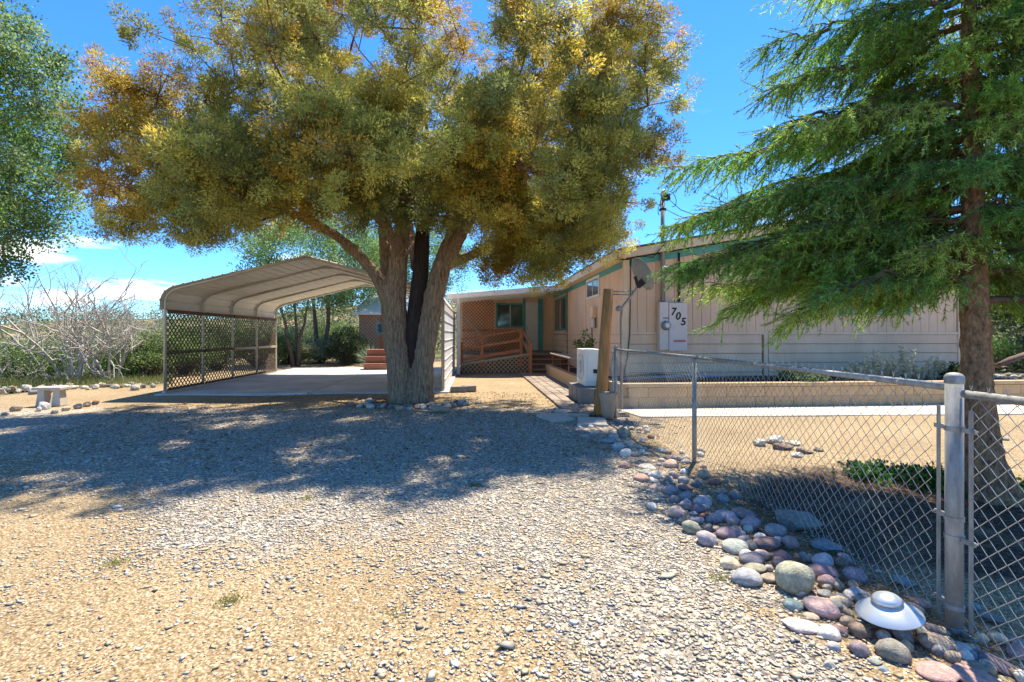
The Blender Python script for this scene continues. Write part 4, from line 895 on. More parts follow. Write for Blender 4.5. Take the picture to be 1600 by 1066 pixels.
L1 = [
 (976, 729, 18, 13, 'rose', 'small rose stone out on the gravel left of the stone border'), (977, 709, 19, 16, 'white', 'round white stone on the gravel side near the top of the border'), (993, 710, 20, 12, 'grey', 'flat grey stone touching the round white stone'),
 (942, 700, 15, 11, 'brown', 'brown grey stone at the left tip of the border below the clay pot'), (966, 698, 22, 13, 'white', 'pinkish white oval stone near the left tip of the border'), (951, 690, 24, 12, 'blue', 'blue grey banded stone below the clay pot'),
 (975, 678, 24, 17, 'olive', 'olive tan round stone lit by the sun near the clay pot'), (936, 677, 17, 10, 'pink', 'salmon pink stone at the edge of the paver path'), (959, 683, 18, 11, 'pale', 'pale stone between the salmon and the olive stones'),
 (1003, 749, 26, 16, 'rose', 'rose red oval stone on the gravel edge of the border'), (1025, 744, 24, 14, 'white', 'whitish oval stone beside the rose red one'), (1010, 738, 20, 10, 'green', 'greenish grey stone above the rose red oval stone'),
 (1012, 730, 27, 11, 'pale', 'long pale stone above the greenish grey stone'), (1026, 761, 25, 12, 'pink', 'pinkish flat stone below the whitish oval stone'), (1054, 743, 15, 24, 'violet', 'upright dark purple stone in the middle of the border'),
 (1049, 727, 24, 17, 'pink', 'pink banded stone left of the thin fence post'), (1100, 743, 21, 17, 'tan', 'round tan grey stone just below the thin fence post'), (1117, 754, 24, 12, 'red', 'dark red brown stone lying inside the fence line'),
 (1067, 752, 19, 15, 'blue', 'blue grey stone behind the maroon stone'), (1088, 757, 18, 16, 'slate', 'dark slate stone below the round tan one'), (1071, 763, 24, 12, 'plum', 'flat maroon stone in the middle of the border'),
 (1048, 767, 26, 19, 'lav', 'grey lavender stone on the gravel side of the maroon stone'), (1072, 776, 21, 15, 'lav', 'small lavender stone under the maroon stone'), (1054, 782, 18, 15, 'slate', 'slate blue stone left of the small lavender one'),
 (1072, 788, 20, 12, 'lav', 'flat lavender stone between slate and pale violet stones'), (1098, 786, 30, 21, (.44, .38, .40), 'large pale violet stone with a white top'), (1090, 797, 26, 17, 'violet', 'dark purple grey stone in front of the pale violet stone'),
 (1126, 769, 19, 12, 'tan', 'tan grey stone inside the fence above the blue grey one'), (1130, 781, 20, 17, 'blue', 'blue grey round stone inside the fence'), (1149, 776, 22, 18, 'slate', 'dark blue speckled stone inside the fence'),
 (1058, 801, 28, 20, 'pink', 'dusty pink stone on the gravel edge below the slate stone'), (1100, 807, 18, 11, 'red', 'small brick red stone in the middle of the border'), (1068, 815, 21, 14, 'slate', 'slate stone below the dusty pink stone'),
 (1080, 825, 31, 22, 'green', 'grey green egg shaped stone on the gravel edge'), (1105, 843, 37, 25, 'lav', 'big lavender stone at the gravel edge'), (1118, 811, 24, 18, 'lav', 'lavender stone left of the long light violet one'),
 (1137, 808, 38, 20, (.38, .33, .36), 'long light violet stone tilted down to the right', 25), (1160, 802, 40, 16, 'mauve', 'long mauve stone lying behind the light violet one'), (1173, 820, 33, 26, (.29, .23, .26), 'purple grey stone right of the light violet one'),
 (1142, 833, 44, 22, 'violet', 'deep violet oval stone in the centre of the border'), (1107, 826, 17, 18, 'slate', 'upright slate stone left of the deep violet stone'), (1119, 826, 16, 9, 'tan', 'little tan stone beside the deep violet stone'),
 (1210, 831, 37, 25, 'blue', 'smooth grey blue stone under the fence'), (1235, 850, 29, 24, 'mauve', 'maroon pink stone under the fence'), (1196, 848, 47, 22, 'plum', 'long dark plum stone next to the maroon pink one'),
 (1150, 853, 49, 24, (.26, .29, .26), 'grey green stone with a white end below the deep violet stone'), (1176, 872, 47, 23, (.10, .10, .14), 'nearly black slate stone above the big blue grey one'), (1222, 873, 32, 25, (.16, .09, .12), 'glossy plum stone above the green boulder'),
 (1141, 881, 32, 21, 'cream', 'cream tan stone on the gravel edge'), (1179, 887, 40, 15, 'olive', 'flat olive tan stone above the big blue grey one'), (1168, 903, 50, 31, (.25, .255, .27), 'big blue grey egg shaped stone left of the green boulder'),
 (1202, 904, 30, 17, 'tan', 'tan grey stone tucked against the green boulder'), (1239, 907, 66, 58, (.31, .31, .22), 'large green grey boulder, the biggest stone of the border'), (1286, 877, 40, 26, (.42, .40, .42), 'white streaked grey stone right of the green boulder'),
 (1288, 893, 52, 26, (.38, .22, .22), 'pink streaked stone right of the green boulder'), (1292, 910, 32, 24, 'mauve', 'mauve stone touching the right side of the green boulder'), (1336, 901, 42, 30, (.22, .20, .25), 'plum grey round stone under the fence'),
 (1337, 930, 38, 25, 'pale', 'cream stone with brown cracks above the metal lamp shade'), (1285, 950, 60, 36, (.50, .33, .30), 'smooth pink oval stone sloping down to the right', 35), (1254, 977, 70, 25, (.62, .50, .45), 'long pinkish white stone on the gravel'),
 (1238, 946, 35, 22, 'teal', 'sea green stone at the foot of the green boulder'), (1312, 942, 34, 24, 'cream', 'cream stone between the pink oval and the lamp shade', 30), (1291, 927, 28, 14, 'grey', 'dark grey stone behind the pink oval stone'),
 (1266, 962, 30, 13, 'tan', 'thin tan stone behind the long pinkish white stone'), (1297, 990, 38, 26, 'white', 'white stone below the smooth pink oval one'), (1302, 1011, 24, 19, (.35, .35, .36), 'speckled black and white stone under the white one'),
 (1310, 984, 30, 18, (.38, .20, .18), 'pink red stone half hidden by the white stone'), (1344, 986, 42, 28, 'brown', 'brown stone under the left edge of the lamp shade'), (1344, 1016, 38, 28, (.20, .15, .17), 'plum stone with a pale scrape near the bottom of the border'),
 (1397, 1019, 56, 40, (.19, .18, .15), 'dark olive grey egg shaped stone in front of the lamp shade', 20), (1425, 955, 36, 27, 'pink', 'pinkish white stone right of the lamp shade', 20), (1440, 943, 36, 18, 'rose', 'flat red pink stone behind the lamp shade', 25),
 (1452, 986, 34, 26, (.20, .17, .17), 'dark stone between the lamp shade and the corner post'), (1462, 1004, 58, 36, (.36, .27, .20), 'brown tan stone with a pale end below the corner post', 30), (1466, 1047, 78, 36, (.42, .23, .20), 'large salmon red stone at the bottom edge of the photo'),
 (1530, 1057, 86, 38, (.46, .27, .24), 'second large salmon stone right of the salmon red one', 10), (1500, 1013, 42, 24, (.55, .50, .46), 'white veined stone at the foot of the corner post', 15), (1523, 1040, 52, 20, 'tan', 'flat tan stone right of the corner post foot'),
 (1566, 1038, 70, 27, (.15, .12, .15), 'long dark plum stone with a pale band near the right edge', 30), (1560, 997, 36, 20, 'cream', 'cream ribbed stone right of the corner post', 20), (1590, 1018, 44, 26, 'mauve', 'grey purple stone at the right edge of the photo'),
 (1412, 994, 40, 26, 'grey', 'grey stone in the shade under the lamp'), (1378, 944, 46, 28, 'green', 'grey green stone directly behind the lamp shade'), (1326, 971, 28, 18, 'tan', 'tan stone at the left rim of the lamp shade'),
 (1520, 948, 26, 16, 'teal', 'teal grey stone under the fence right of the corner post'), (1587, 1000, 34, 16, 'grey', 'grey flat stone at the right edge above the purple one')]
for t in L1: stone(t[0], t[1], t[2], t[3], t[4], t[5], t[6] if len(t) > 6 else 0)
# angular stones
stone(1243, 812, 76, 44, (.25, .235, .21), 'big angular grey and brown slab of rock inside the fence', 15, True, name='rock_slab')
stone(1289, 852, 58, 26, (.22, .25, .27), 'flat slate blue slab leaning under the fence mesh', 30, True, name='rock_slab')
stone(1412, 908, 44, 16, 'teal', 'thin teal slate piece on the ground inside the fence', 20, True, name='rock_slab')
stone(1548, 965, 52, 16, 'blue', 'thin blue slate piece right of the corner post', 15, True, name='rock_slab')
stone(1297, 1041, 22, 22, 'white', 'white angular stone alone on the gravel near the bottom edge', 0, True, name='rock_chunk')
stone(1365, 1033, 26, 18, (.40, .42, .34), 'pale green angular stone beside the dark olive stone', 0, True, name='rock_chunk')
stone(1381, 1047, 22, 14, (.34, .42, .46), 'pale blue angular stone at the bottom edge', 0, True, name='rock_chunk')
# the small stones that fill the border
fill = [(905+random.random()*75, 655+random.random()*28) for _ in range(42)]+[(960+random.random()*60, 668+random.random()*40) for _ in range(30)]+[(1010+random.random()*90, 700+random.random()*55) for _ in range(36)]
for _ in range(60):
    f = random.random(); fill.append((1040+f*330+random.gauss(0, 26), 765+f*190+random.gauss(0, 12)))
for _ in range(40):
    f = random.random(); fill.append((1330+f*250+random.gauss(0, 18), 935+f*120+random.gauss(0, 14)))
zl_ = {}
for px, py in fill:
    if px > 1600 or py > 1060: pass
    s = .055+.05*random.random(); d = F*H/(py-HY); wp = s*F/d; cn = random.choice(['white', 'pale', 'grey', 'lav', 'tan', 'pink', 'blue', 'mauve', 'brown', 'cream'])
    zn = 'near the clay pot' if px < 950 else 'on the sunny stretch below the clay pot' if px < 1010 else 'left of the thin fence post' if px < 1085 else 'below the thin fence post' if px < 1150 else 'left of the green boulder' if px < 1230 else 'right of the green boulder' if px < 1330 else 'around the metal lamp shade' if px < 1430 else 'around the corner post'
    cw_ = dict(white='white', pale='pale', grey='grey', lav='lavender', tan='tan', pink='pink', blue='blue grey', mauve='mauve', brown='brown', cream='cream')[cn]
    stone(px, py, wp, wp*.7, cn, f'small {cw_} pebble among larger stones {zn}', random.uniform(-60, 60), group=f'small {cw_} pebbles {zn}')
# stones round the juniper
for i in range(85):
    a = random.uniform(-.2, math.pi+.2); rr_ = random.uniform(.72, 1.25); cx_ = -2.08+math.cos(a)*rr_*1.15; dd = 10.65-math.sin(a)*rr_*.9; cn = random.choice(['grey', 'pale', 'tan', 'slate', 'brown']); px = CX+F*cx_/dd; py = HY+F*H/dd
    s = random.uniform(.09, .2); stone(px, py, s*F/dd, s*.62*F/dd, cn, f"{ {'grey':'grey','pale':'pale','tan':'tan','slate':'dark slate','brown':'brown'}[cn]} stone in the {'right' if cx_ > -1.5 else 'left' if cx_ < -2.7 else 'front'} part of the ring at the foot of the juniper", random.uniform(-60, 60), random.random() < .5, f"{cn} stones round the juniper", 'tree_ring_stone')
stone(688, 640, 34, 17, 'tan', 'largest tan rock of the ring, right of the juniper trunk', 0, True, 'tan stones round the juniper', 'rock_chunk')
# rock edge left of the carport
for i in range(46):
    f = i/45; px = -10+f*255; py = 611-f*9+random.gauss(0, 2.2); cn = random.choice(['pale', 'tan', 'cream', 'grey', 'white']); d = F*H/(py-HY); s = random.uniform(.14, .36)
    stone(px, py, s*F/d, s*.6*F/d, cn, f"{cn} rock in the slope edge row, {'left of' if px < 50 else 'straight behind' if px < 115 else 'right of' } the concrete bench{' near the carport' if px > 180 else ''}", random.uniform(-40, 40), True, f'{cn} rocks along the slope edge', 'edge_rock')
for px, py, s, cn, lb_ in ((70, 636, 26, 'white', 'white rock leaning on the left foot of the concrete bench'), (60, 641, 16, 'pale', 'pale rock on the ground left of the concrete bench'), (122, 636, 18, 'grey', 'grey rock right of the concrete bench'), (136, 633, 16, 'tan', 'tan rock farthest right of the concrete bench'), (104, 640, 16, 'cream', 'cream rock in front of the concrete bench'), (26, 640, 22, 'tan', 'tan rock near the left edge of the photo'), (8, 648, 16, 'pale', 'pale rock at the very left edge of the photo'), (86, 645, 14, 'grey', 'small grey rock in front of the concrete bench'), (150, 630, 14, 'brown', 'brown rock between the bench and the carport')):
    stone(px, py, s, s*.6, cn, lb_, 0, True, 'rocks round the concrete bench', 'edge_rock')
# white rocks in the yard
for px, py, s, cn, lb_ in ((1188, 692, 30, 'white', 'leftmost white rock of the group in the fenced yard'), (1212, 689, 34, 'white', 'largest white rock of the group in the fenced yard'), (1238, 693, 28, 'pale', 'pale rock at the right of the white group in the yard'), (1222, 698, 36, 'brown', 'brown rock in front of the white rocks in the yard'), (1256, 705, 30, 'brown', 'brown rock at the shady right end of the yard group'), (1245, 712, 22, 'white', 'small white rock below the brown one in the yard'), (1278, 703, 20, 'tan', 'tan rock at the far right of the yard group'), (1568, 686, 20, 'white', 'white rock alone right of the cedar trunk')):
    stone(px, py, s, s*.45, cn, lb_, 0, True, 'rocks in the fenced yard', 'yard_rock')
# hill-foot rocks right
for i in range(14):
    px = 1552+random.random()*60; py = 592-random.random()*6; stone(px, py, random.uniform(8, 20), 7, random.choice(['pale', 'cream', 'tan']), 'pale broken rock above the block wall at the right edge', 0, True, 'broken rocks above the block wall', 'edge_rock', z0=.44)

# metal lamp shade lying on the stones
lp = G(1388, 990); lamp = empty('path_light', lp, 'fallen metal path light with a wide shiny shade lying on the river stones', 'path light')
la = Vector((-.16, .02, 1)).normalized(); c0 = lp+Vector((0, 0, .12))
MB().lathe(c0, [(.036, .042), (.04, .040), (.075, .027), (.115, .002), (.137, -.016), (.139, -.019), (.115, -.003), (.075, .022), (.042, .048), (.038, .048)], 40, la).build('shade', 'shade', lamp, True)
MB().lathe(c0+la*.055, [(0, .02), (.026, .020), (.052, .006), (.066, -.010), (.064, -.012), (.04, .0), (0, .005)], 32, la).build('cap', 'shade', lamp, True)
MB().tube([c0-la*.05, c0+la*.055], .026, 12).build('lens', 'meter', lamp, True)
MB().tube([c0+Vector((.13, .0, -.07)), c0+Vector((.24, -.06, -.15))], [.012, .008], 8).build('spike', 'dark', lamp, True)

# ---------------------------------------------------------------- gravel chips
NCH = 132000
cxr = rng.uniform(-7, 2.3, NCH*3); dr2 = rng.uniform(1.2, 9.6, NCH*3); keep = np.abs(cxr) < dr2*1.12+.3; cxr = cxr[keep]; dr2 = dr2[keep]
Xc = cxr*ca+dr2*sa; Yc = -cxr*sa+dr2*ca
zn = np.array([zone(x, y)[0]/.62 for x, y in zip(Xc, Yc)]); nzv = np.array([noise.noise(Vector((x*1.7, y*1.7, 5))) for x, y in zip(Xc, Yc)])
ok = rng.random(len(Xc)) < np.clip(.12+zn*.85+nzv*.5, .05, 1)*np.clip(1.25-dr2*.07, .4, 1); Xc, Yc, dr2 = Xc[ok][:NCH], Yc[ok][:NCH], dr2[ok][:NCH]; n = len(Xc); print('chips', n)
Zc = np.array([T(x, y) for x, y in zip(Xc, Yc)])
base = np.array([(1, 0, 0), (-1, 0, 0), (0, 1, 0), (0, -1, 0), (0, 0, 1), (0, 0, -1)], float)
V = base[None]*rng.uniform(.65, 1.25, (n, 6, 1))+rng.normal(size=(n, 6, 3))*.13
sz = (rng.lognormal(0, .45, n)*.0068+.0026)[:, None, None]; V = V*sz*np.stack([rng.uniform(.9, 1.5, n), rng.uniform(.7, 1.1, n), rng.uniform(.22, .45, n)], 1)[:, None]
th = rng.uniform(0, 6.28, n); c_, s_ = np.cos(th)[:, None], np.sin(th)[:, None]; tl = rng.normal(size=(n, 1))*.22
x_, y_, z_ = V[..., 0]*c_-V[..., 1]*s_, V[..., 0]*s_+V[..., 1]*c_, V[..., 2]; z_ = z_+x_*np.sin(tl)
V = np.stack([x_+Xc[:, None], y_+Yc[:, None], z_+Zc[:, None]+sz[:, :, 0]*.22], -1)
tri = np.array([(0, 2, 4), (2, 1, 4), (1, 3, 4), (3, 0, 4), (2, 0, 5), (1, 2, 5), (3, 1, 5), (0, 3, 5)])
gp = np.array([(.60, .53, .42), (.52, .44, .32), (.41, .37, .31), (.30, .29, .27), (.49, .39, .25), (.68, .62, .52), (.36, .29, .21), (.46, .35, .21)])
gi = rng.choice(8, n, p=[.2, .2, .15, .13, .12, .08, .05, .07]); gc = gp[gi]*rng.uniform(.8, 1.15, (n, 1))
chips = npmesh('gravel', V.reshape(-1, 3), (tri[None]+(np.arange(n)*6)[:, None, None]).reshape(-1, 3), 'chip', np.repeat(gc, 6, 0)); tag(chips, 'angular pale and grey gravel chips scattered over the driveway', 'gravel', kind='stuff')
# a few larger chunks of the drive
for px, py, s, cn in ((730, 882, 14, 'blue'), (858, 928, 20, 'white'), (851, 942, 14, 'blue'), (628, 927, 13, 'grey'), (597, 1052, 16, 'white'), (1018, 1054, 12, 'white'), (556, 940, 12, 'white'), (668, 944, 14, 'pale'), (1035, 930, 14, 'grey'), (925, 990, 14, 'white'), (800, 985, 12, 'grey'), (700, 1018, 18, 'white'), (965, 945, 12, 'pale'), (1066, 902, 12, 'tan'), (534, 1013, 14, 'grey'), (720, 958, 12, 'brown')):
    stone(px, py, s, s*.6, cn, f'{cn} angular stone, larger than the gravel around it on the driveway', random.uniform(-60, 60), True, f'{cn} larger stones on the driveway', 'gravel_stone')

# ---------------------------------------------------------------- bench, steps, shed, odds
bn = empty('concrete_bench', G(81, 634), 'small concrete bench with two solid feet left of the carport', 'bench')
p = G(81, 634); sc_ = 10.05/F
MB().box(-.27, .27, -.15, .15, .33, .39).build('bench_top', 'concrete', bn, bevel=.012).location = p
for s in (-1, 1):
    o = MB().hexa([(s*.15-.09, -.10, 0), (s*.15+.09, -.10, 0), (s*.15+.09, .10, 0), (s*.15-.09, .10, 0), (s*.145-.06, -.08, .328), (s*.145+.06, -.08, .328), (s*.145+.06, .08, .328), (s*.145-.06, .08, .328)]).build('leg', 'concrete', bn, bevel=.01); o.location = p
xq = XY(587, 20.2)
ws = empty('red_steps', (xq, 20.2, 0), 'three tiered faded red wooden steps behind the carport slab', 'steps')
for k in range(3): MB().box(xq-.42+.05*k*0, xq+.5, 19.9+k*.3, 20.9, .05+k*.27, .26+k*.27).build('step_box', 'redbrick', ws, bevel=.01); MB().box(xq-.46, xq+.52, 19.86+k*.3, 20.92, .262+k*.27, .302+k*.27).build('tread', 'redbrick', ws, bevel=.006)
# shed with white roof
YS = 27; sx0, sx1 = XY(561, YS), XY(640, YS); zt_ = Z(sx0, YS, 492); 
shed = empty('garden_shed', ((sx0+sx1)/2, YS, 0), 'brown lattice walled shed with a white metal roof behind the juniper', 'shed')
MB().box(sx0, sx1, YS, YS+3, -.3, zt_).build('wall', 'redwood', shed)
MB().hexa([(sx0-.25, YS-.35, zt_-.02), (sx1+.2, YS-.35, zt_-.02), (sx1+.2, YS+2.2, zt_+1.35), (sx0+.25, YS+2.2, zt_+1.35), (sx0-.25, YS-.35, zt_+.1), (sx1+.2, YS-.35, zt_+.1), (sx1+.2, YS+2.2, zt_+1.45), (sx0+.25, YS+2.2, zt_+1.45)]).build('roof', 'roofw', shed)
lattice(shed, (sx0, YS-.03), (sx0+1.1, YS-.03), 0, zt_-.05, 0, zt_-.05, .2, .05, 'lattgrey', (0, -1))
window_y(YS, 588, 606, 504, 522, 'teal', par=shed, mull=False)
# concrete blocks by the carport corner
for i, (px, py, s) in enumerate(((716, 613, .2), (731, 612, .2))):
    q = G(px, py); o = MB().box(-.2, .2, -.1, .1, 0, .15).build('concrete_block', 'cinder', None, bevel=.01); o.location = q; o.rotation_euler = (0, 0, .1+i*.2)
    tag(o, ['grey concrete block on the ground against the carport corner post', 'grey concrete block right beside the first, nearer the gravel walk'][i], 'block', 'blocks by the carport corner')
# fallen log right
tag(MB().tube([PD(1556, 572, 14), PD(1580, 562, 14.2), PD(1620, 548, 14.6)], [.06, .09, .08], 8).build('fallen_log', 'limb', None, True), 'dark fallen log on the orange slope right of the cedar', 'log')

# ---------------------------------------------------------------- plants
def shrub(name, base, r, h, cols, label, n=30, nper=160, Ls=(.04, .09), Ws=(.01, .02), group=None, stems=6, cat='shrub', crad=None, mtl='leaf'):
    base = Vector(base); t = empty(name, base, label, cat, group); tg_ = []
    for i in range(n):
        q = unit(rng.normal(size=(1, 3)))[0]*rng.random()**.35; q[2] = abs(q[2]) if rng.random() < .75 else q[2]*.5; tg_.append((base.x+q[0]*r, base.y+q[1]*r, base.z+h*.4+q[2]*h*.6))
    tg_ = np.array(tg_); A_ = []; B_ = []
    for p_ in tg_:
        b_ = np.array(base)+np.array([rng.normal()*.05, rng.normal()*.05, -.03]); m_ = (b_+p_)/2+rng.normal(size=3)*.06*r; A_ += [b_, m_]; B_ += [m_, p_]
    k = np.tile([1.0, .6], len(tg_)); segs('stems', A_, B_, .018*k*max(.5, r), .012*k*max(.5, r), 4, 'limb', t)
    C = np.array(cols)[rng.integers(0, len(cols), n)]*rng.uniform(.7, 1.3, (n, 1)); cr_ = crad or (r*.28, r*.45)
    P, D, Ln, Wd, Cc = clumpleaves(tg_, rng.uniform(cr_[0], cr_[1], n), nper, Ls, Ws, C, .8); leaves('foliage', P, D, Ln, Wd, Cc, mtl, t); return t
GR = [(.15, .22, .07), (.20, .27, .09), (.11, .17, .06)]; SG = [(.24, .28, .16), (.18, .22, .12), (.28, .31, .20)]; DKG = [(.045, .07, .03), (.06, .09, .035)]; BR = [(.12, .22, .045), (.16, .26, .06), (.09, .17, .04)]
# silvery sage plants on the raised bed
for i, px in enumerate((1322, 1340, 1362, 1380, 1398, 1418, 1436, 1456, 1474)):
    X_ = XY(px, 10.1); hgt = 1.25*(.25, .38, .62, .5, .45, .66, .34, .45, .38)[i]; t = empty('sage_plant', (X_, 10.1, .44), f"silvery green sage plant on the raised bed, {['first from the left and short','second from the left','tall third from the left','fourth from the left','fifth from the left, in the middle','tallest, sixth from the left','third from the right','second from the right','last on the right by the cedar trunk'][i]}", 'plant', 'sage plants on the raised bed')
    A_, B_, LPp, LDd = [], [], [], []
    for s in range(9):
        a = rng.uniform(0, 6.28); tip_ = np.array([X_+math.cos(a)*.14, 10.1+math.sin(a)*.12, .44+hgt*rng.uniform(.5, 1)]); b_ = np.array([X_+math.cos(a)*.03, 10.1+math.sin(a)*.03, .43]); A_.append(b_); B_.append(tip_)
        k = 75; t_ = rng.random(k)[:, None]**.8; LPp.append(b_+(tip_-b_)*t_); dd_ = rng.normal(size=(k, 3)); dd_[:, 2] = .35; LDd.append(dd_)
    segs('stems', A_, B_, np.full(9, .006), np.full(9, .003), 4, 'twig', t); P_ = np.concatenate(LPp); D_ = np.concatenate(LDd)
    leaves('foliage', P_, D_, rng.uniform(.04, .09, len(P_)), .013, np.array([(.60, .66, .52)])*rng.uniform(.6, 1.2, (len(P_), 1)), 'leaf', t)
shrub('low_shrub', (XY(1250, 9.9), 9.9, .44), .4, .2, GR, 'low green creeping shrub on the raised bed left of the sage', 26, 90, group='low plants on the raised bed')
shrub('low_shrub', (XY(1500, 10.0), 10.0, .44), .4, .35, DKG, 'dark low shrub on the raised bed behind the corner post', 26, 90, group='low plants on the raised bed')
# ivy at cedar foot
for i, (px, py, r_) in enumerate(((1362, 748, .3), (1405, 752, .4), (1445, 756, .42), (1480, 760, .35), (1590, 772, .35))):
    shrub('ground_ivy', G(px, py), r_*.85, .10, [(.045, .11, .025), (.06, .15, .03), (.03, .07, .02)], ['leftmost patch of dark green ivy in the yard', 'second patch of dark green ivy from the left', 'dense middle patch of ivy in the yard', 'ivy patch touching the corner post in view', 'ivy patch right of the cedar trunk'][i], 18, 38, (.03, .06), (.010, .02), 'ivy patches near the cedar', crad=(.06, .12))
# climbing rose by the house wall
shrub('climbing_rose', (3.1, 13.3, .3), .3, 1.35, [(.16, .24, .05), (.09, .15, .04)], 'thin leafy rose growing beside the house wall behind the bench', 14, 40, (.05, .09), (.018, .03), crad=(.08, .16))
# trees
leafy_tree('cottonwood_tree', W(-12.9, 11.3)+(-.3,), 9, (2.6, 2.2, 3.3), 6.4, [(.14, .24, .05), (.22, .34, .08), (.10, .17, .05), (.30, .40, .16)], 'bright green cottonwood at the left edge of the photo', 260, 330, (.05, .10), (.016, .03), .16, crad=(.3, .7))
leafy_tree('pale_green_tree', W(-10.2, 26)+(0.2,), 7, (4.4, 2.8, 2.6), 5.3, [(.18, .29, .08), (.24, .35, .12)], 'pale green leafy tree rising behind the carport roof', 190, 260, (.08, .15), (.02, .04), .12, crad=(.4, .9), nst=2)
leafy_tree('pale_green_tree', W(-5.6, 30)+(0.5,), 7, (3.2, 2.6, 2.4), 5.2, [(.20, .32, .09), (.16, .26, .08)], 'pale green leafy tree behind the white roofed shed', 110, 240, (.08, .15), (.02, .04), .12, crad=(.4, .9), nst=2)
leafy_tree('thin_tree', W(-9.9, 22.3)+(0,), 5, (1.5, 1.3, 1.2), 3.3, [(.08, .13, .05), (.12, .18, .06)], 'thin dark stemmed tree seen under the carport roof', 45, 150, (.05, .10), (.014, .028), .09, crad=(.25, .5), nst=3)
for i, (px, d, hgt, lb_) in enumerate(((1125, 21, 5.6, 'dark green tree showing above the house roof left of the cedar'), (1165, 26, 6.6, 'taller green tree behind the house roof, half hidden by the cedar'), (1012, 34, 7.2, 'small distant conifer tip left of the service mast'), (985, 30, 6.3, 'green tree behind the roof at the edge of the juniper'), (1058, 40, 7.7, 'tiny distant treetop right of the service mast'), (1600, 20, 5.6, 'green tree right of the cedar at the edge of the photo'), (1680, 17, 5.0, 'green tree beyond the right edge behind the house'), (1540, 24, 5.0, 'green tree seen between cedar trunk and the right edge'))):
    r_ = (2.2, 2.6, .9, 1.6, 1.0, 2.3, 2.2, 2.0)[i]; X_, Y_ = W((px-CX)/F*d, d)
    leafy_tree('background_tree', (X_, Y_, T(X_, Y_)), hgt, (r_, r_*.8, hgt*.3), hgt*.62-T(X_, Y_)*.5, DKG+[(.09, .15, .04)], lb_, 70, 170, (.08, .16), (.02, .04), .12, 'trees behind the house', crad=(.35, .7))
# right yard shrub, under the cedar right
shrub('green_shrub', G(1590, 583, .1)+Vector((0, 1, 0)), 1.1, 1.3, BR, 'bright green shrub on the slope at the right edge', 40, 160)
# behind carport
def at_(px, d): X_, Y_ = W((px-CX)/F*d, d); return (X_, Y_, T(X_, Y_))
shrub('dark_bush', at_(541, 23.4), .85, 1.85, DKG+[(.10, .13, .05)], 'dark upright bush left of the agave behind the carport', 50, 150, (.06, .12), (.012, .022))
ag = empty('agave_plant', at_(580, 22.6), 'spiky grey green agave clump beside the red steps', 'plant'); q0 = np.array(at_(580, 22.6)); n_ = 110; th_ = rng.uniform(0, 6.28, n_); ph_ = rng.uniform(.15, 1.45, n_)
leaves('blades', np.tile(q0+[0, 0, .1], (n_, 1)), np.stack([np.cos(th_)*np.cos(ph_), np.sin(th_)*np.cos(ph_), np.sin(ph_)], 1), rng.uniform(.7, 1.05, n_), .035, np.array([(.22, .28, .18)])*rng.uniform(.8, 1.2, (n_, 1)), 'leaf', ag)
for i, (px, d, r_, h_, c_, lb_) in enumerate(((448, 24, 1.2, 1.5, GR, 'green bush behind the rear left carport post'), (500, 24.6, 1.2, 1.3, SG, 'grey green bush under the middle of the carport roof'), (470, 27, 1.5, 1.9, GR, 'rounded green bush behind the thin tree'), (520, 30, 1.6, 2.2, GR, 'tall green bush on the slope left of the shed'), (555, 25, .8, .8, BR, 'low bright green bush right at the dark bush'),
     (400, 22, 1.3, 1.8, GR, 'green bush seen through the far end of the lattice'), (340, 20, 1.3, 1.7, DKG, 'dark bush seen through the middle of the lattice'), (290, 18, 1.2, 1.6, GR, 'green bush seen through the near end of the lattice'), (240, 16.4, 1.0, 1.5, GR, 'green bush just left of the front carport post'), (205, 17.5, 1.1, 1.3, BR, 'bright green bush left of the carport behind the rocks'),
     (150, 19, 1.6, 1.9, SG, 'grey green bush behind the bare shrubs'), (90, 17.5, 1.5, 1.6, GR, 'green bush straight behind the concrete bench'), (30, 16.5, 1.4, 1.5, GR, 'green bush left behind the concrete bench'), (-20, 18, 1.8, 1.9, SG, 'grey green bush at the very left edge'), (60, 24, 2.2, 2.3, GR, 'wide green bush on the far left slope'), (200, 26, 2.2, 2.8, SG, 'wide grey green bush behind the bare trees'), (120, 30, 2.4, 3.1, GR, 'large rounded green bush on the left ridge'), (-40, 27, 2.5, 2.4, DKG, 'dark bush beyond the left edge of the photo'), (280, 28, 2.2, 3.2, GR, 'large green bush rising behind the lattice'), (330, 34, 2.5, 3.6, GR, 'tall green bush on the hill behind the lattice'))):
    shrub('hillside_bush', at_(px, d), r_, h_, c_, lb_, 46, 150, (.05, .11), (.014, .028), 'bushes on the slope behind the yard')
